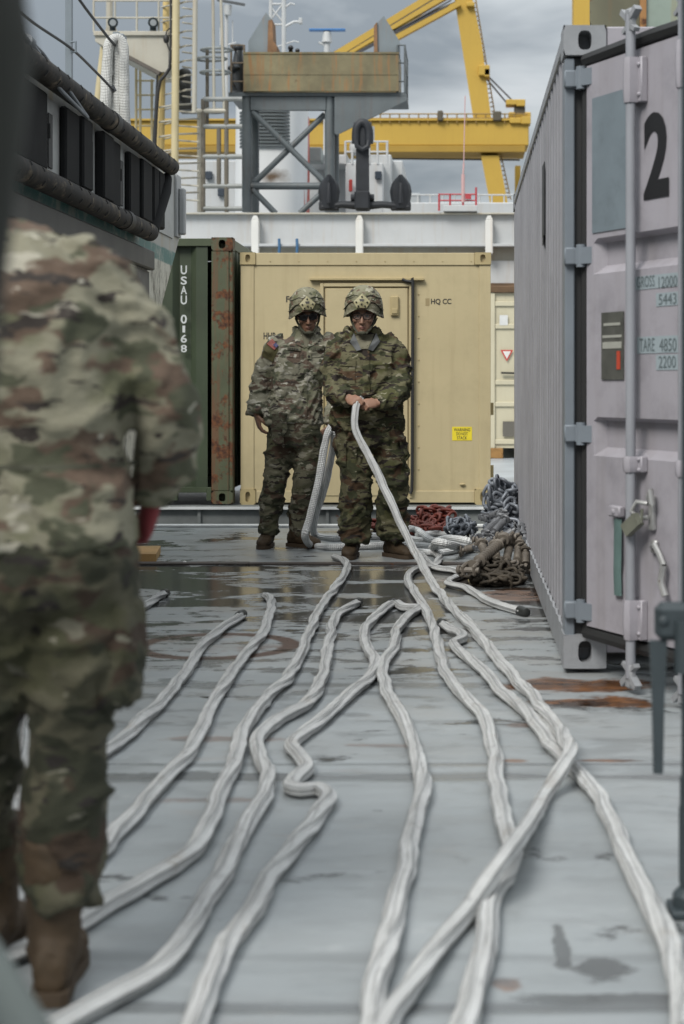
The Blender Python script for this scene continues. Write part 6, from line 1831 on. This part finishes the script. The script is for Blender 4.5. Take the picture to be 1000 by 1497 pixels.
glasses(root2, M2, False)
y2 = Y2 - .15
dr(jk2, bj2, y2, [[(518, 489), (546, 488), (538, 510), (527, 510)]], 'undershirt', TSHIRT, .004)
LIN = plain('lining', (.10, .105, .105), .7)
dr(jk2, bj2, y2, [[(516, 486), (511, 500), (521, 513), (528, 511)], [(549, 486), (555, 499), (545, 513), (538, 511)]], 'collar_flap', LIN, .012)
dr(jk2, bj2, y2, [[(530, 513), (540, 513), (541, 580), (530, 580)]], 'storm_flap', CAM2, .010, 4, 20)
dr(jk2, bj2, y2, [[(548, 522), (571, 520), (573, 532), (548, 534)], [(497, 524), (520, 526), (520, 536), (496, 534)]], 'pocket_flap', CAM2, .011)
dr(jk2, bj2, y2, [[(549, 535), (572, 533), (572, 562), (549, 564)], [(497, 536), (519, 537), (519, 562), (498, 560)]], 'chest_pocket', CAM2, .006)
dr(jk2, bj2, y2, [[(490, 606), (583, 606), (584, 611), (490, 611)]], 'waist_band', CAM2, .005, 20, 2)
yt = Y2 - .12
dr(tr2, bt2, yt, [[(586, 642), (597, 648), (597, 685), (586, 682)], [(498, 645), (506, 645), (506, 682), (497, 682)]], 'cargo_pocket', CAM2T, .014, 6, 8)
dr(tr2, bt2, yt, [[(535, 620), (545, 620), (544, 660), (537, 660)]], 'fly', CAM2T, .006, 3, 10)

# ---- soldier seen from behind in the foreground
Y3 = 3.14
def a3(px, py, dy=0.0): return P(px, py, Y3 + dy)
CAM3 = camo('camo_near', .96, .9, .0, 8.0, 9.0, .82, .4)
CAM3T = camo('camo_near_trousers', .30, 1.0, .12, 6.5, 15.0, 1.15, .3)
J3 = dict(seed=6, amp=.012, face=False,
    head=(a3(-95, 352, .30), R(180), R(-48), R(0)),
    torso=[(a3(62, 802), .176, .14), (a3(62, 770), .180, .142), (a3(62, 710), .170, .130), (a3(62, 685), .150, .116), (a3(60, 655), .156, .124), (a3(54, 570), .168, .138), (a3(48, 475, .01), .176, .142), (a3(42, 415, .02), .162, .135), (a3(28, 364, .05), .118, .12), (a3(12, 340, .09), .080, .09), (a3(-20, 330, .16), .070, .070)],
    arms=[dict(p=[a3(132, 418, .02), a3(196, 495, .03), a3(240, 590, .04), a3(241, 660, .10), a3(222, 728, .16)], r=[.076, .070, .062, .060, .048], hand=((-.28, .75, -.75), (-1, .2, -.3), (0, 1, .4), dict(curl=(45, 55, 35), size=.95))),
          dict(p=[a3(-90, 415, .02), a3(-125, 500, .05), a3(-150, 600, .10), a3(-140, 660, .20), a3(-115, 720, .30)], r=[.092, .082, .076, .070, .060], hand=((.2, .6, -1), (1, .2, 0), (0, 1, 0), dict(curl=(40, 45, 30), size=1.0)))],
    legs=[dict(p=[a3(118, 850), a3(112, 960, .0), a3(102, 1085, .03), a3(96, 1200, .02), a3(92, 1322, .0)], r=[.100, .092, .076, .080, .070], toe=(-.12, 1), ank=(a3(80, 0).x, Y3 + .0)),
          dict(p=[a3(6, 850), a3(-8, 960, .02), a3(-32, 1085, .08), a3(-40, 1200, .12), a3(-42, 1310, .16)], r=[.098, .088, .074, .076, .068], toe=(.0, 1), ank=(a3(-44, 0).x, Y3 + .16))],
    hips=[(a3(62, 880), .150, .125), (a3(62, 845), .172, .142), (a3(62, 800), .172, .138), (a3(62, 760), .16, .125)])
root3, jk3, tr3, bj3, bt3, M3 = person('blurred soldier seen from behind at the left, in pale camouflage with one red gloved hand', (a3(50, 0).x, Y3, 0), J3,
    dict(skin=SK2, lips=LIP2, helmet=HELM2, mount=MOUNT, jacket=CAM3, trousers=CAM3T))
REDG = plain('redglove', (.17, .022, .026), .8)
b = MB(); a_ = J3['arms'][0]
hand_tubes(b, a_['p'][-1], *a_['hand'][:3], size=1.10, curl=(45, 55, 35)); me = remesh(b, .005, 2); shift(me, BASE[root3.name]); link('glove', me, REDG, root3, BASE[root3.name], 'all')
dr(jk3, bj3, Y3 - .16, [[(-55, 681), (180, 681), (181, 688), (-55, 688)]], 'waist_seam', STRAP, .002, 20, 2)
b = MB(); b.slices([(a3(172, 1032, .02), .02, .05), (a3(170, 1020, .02), .045, .075), (a3(170, 950, .02), .05, .085), (a3(172, 885, .02), .045, .08), (a3(176, 870, .02), .02, .06)], p=3)
me = remesh(b, .01, 3); displace(me, folds(.006, (9, 9, 12), 4)); shift(me, BASE[root3.name]); link('cargo_pocket', me, CAM3T, tr3, BASE[root3.name], 'all')
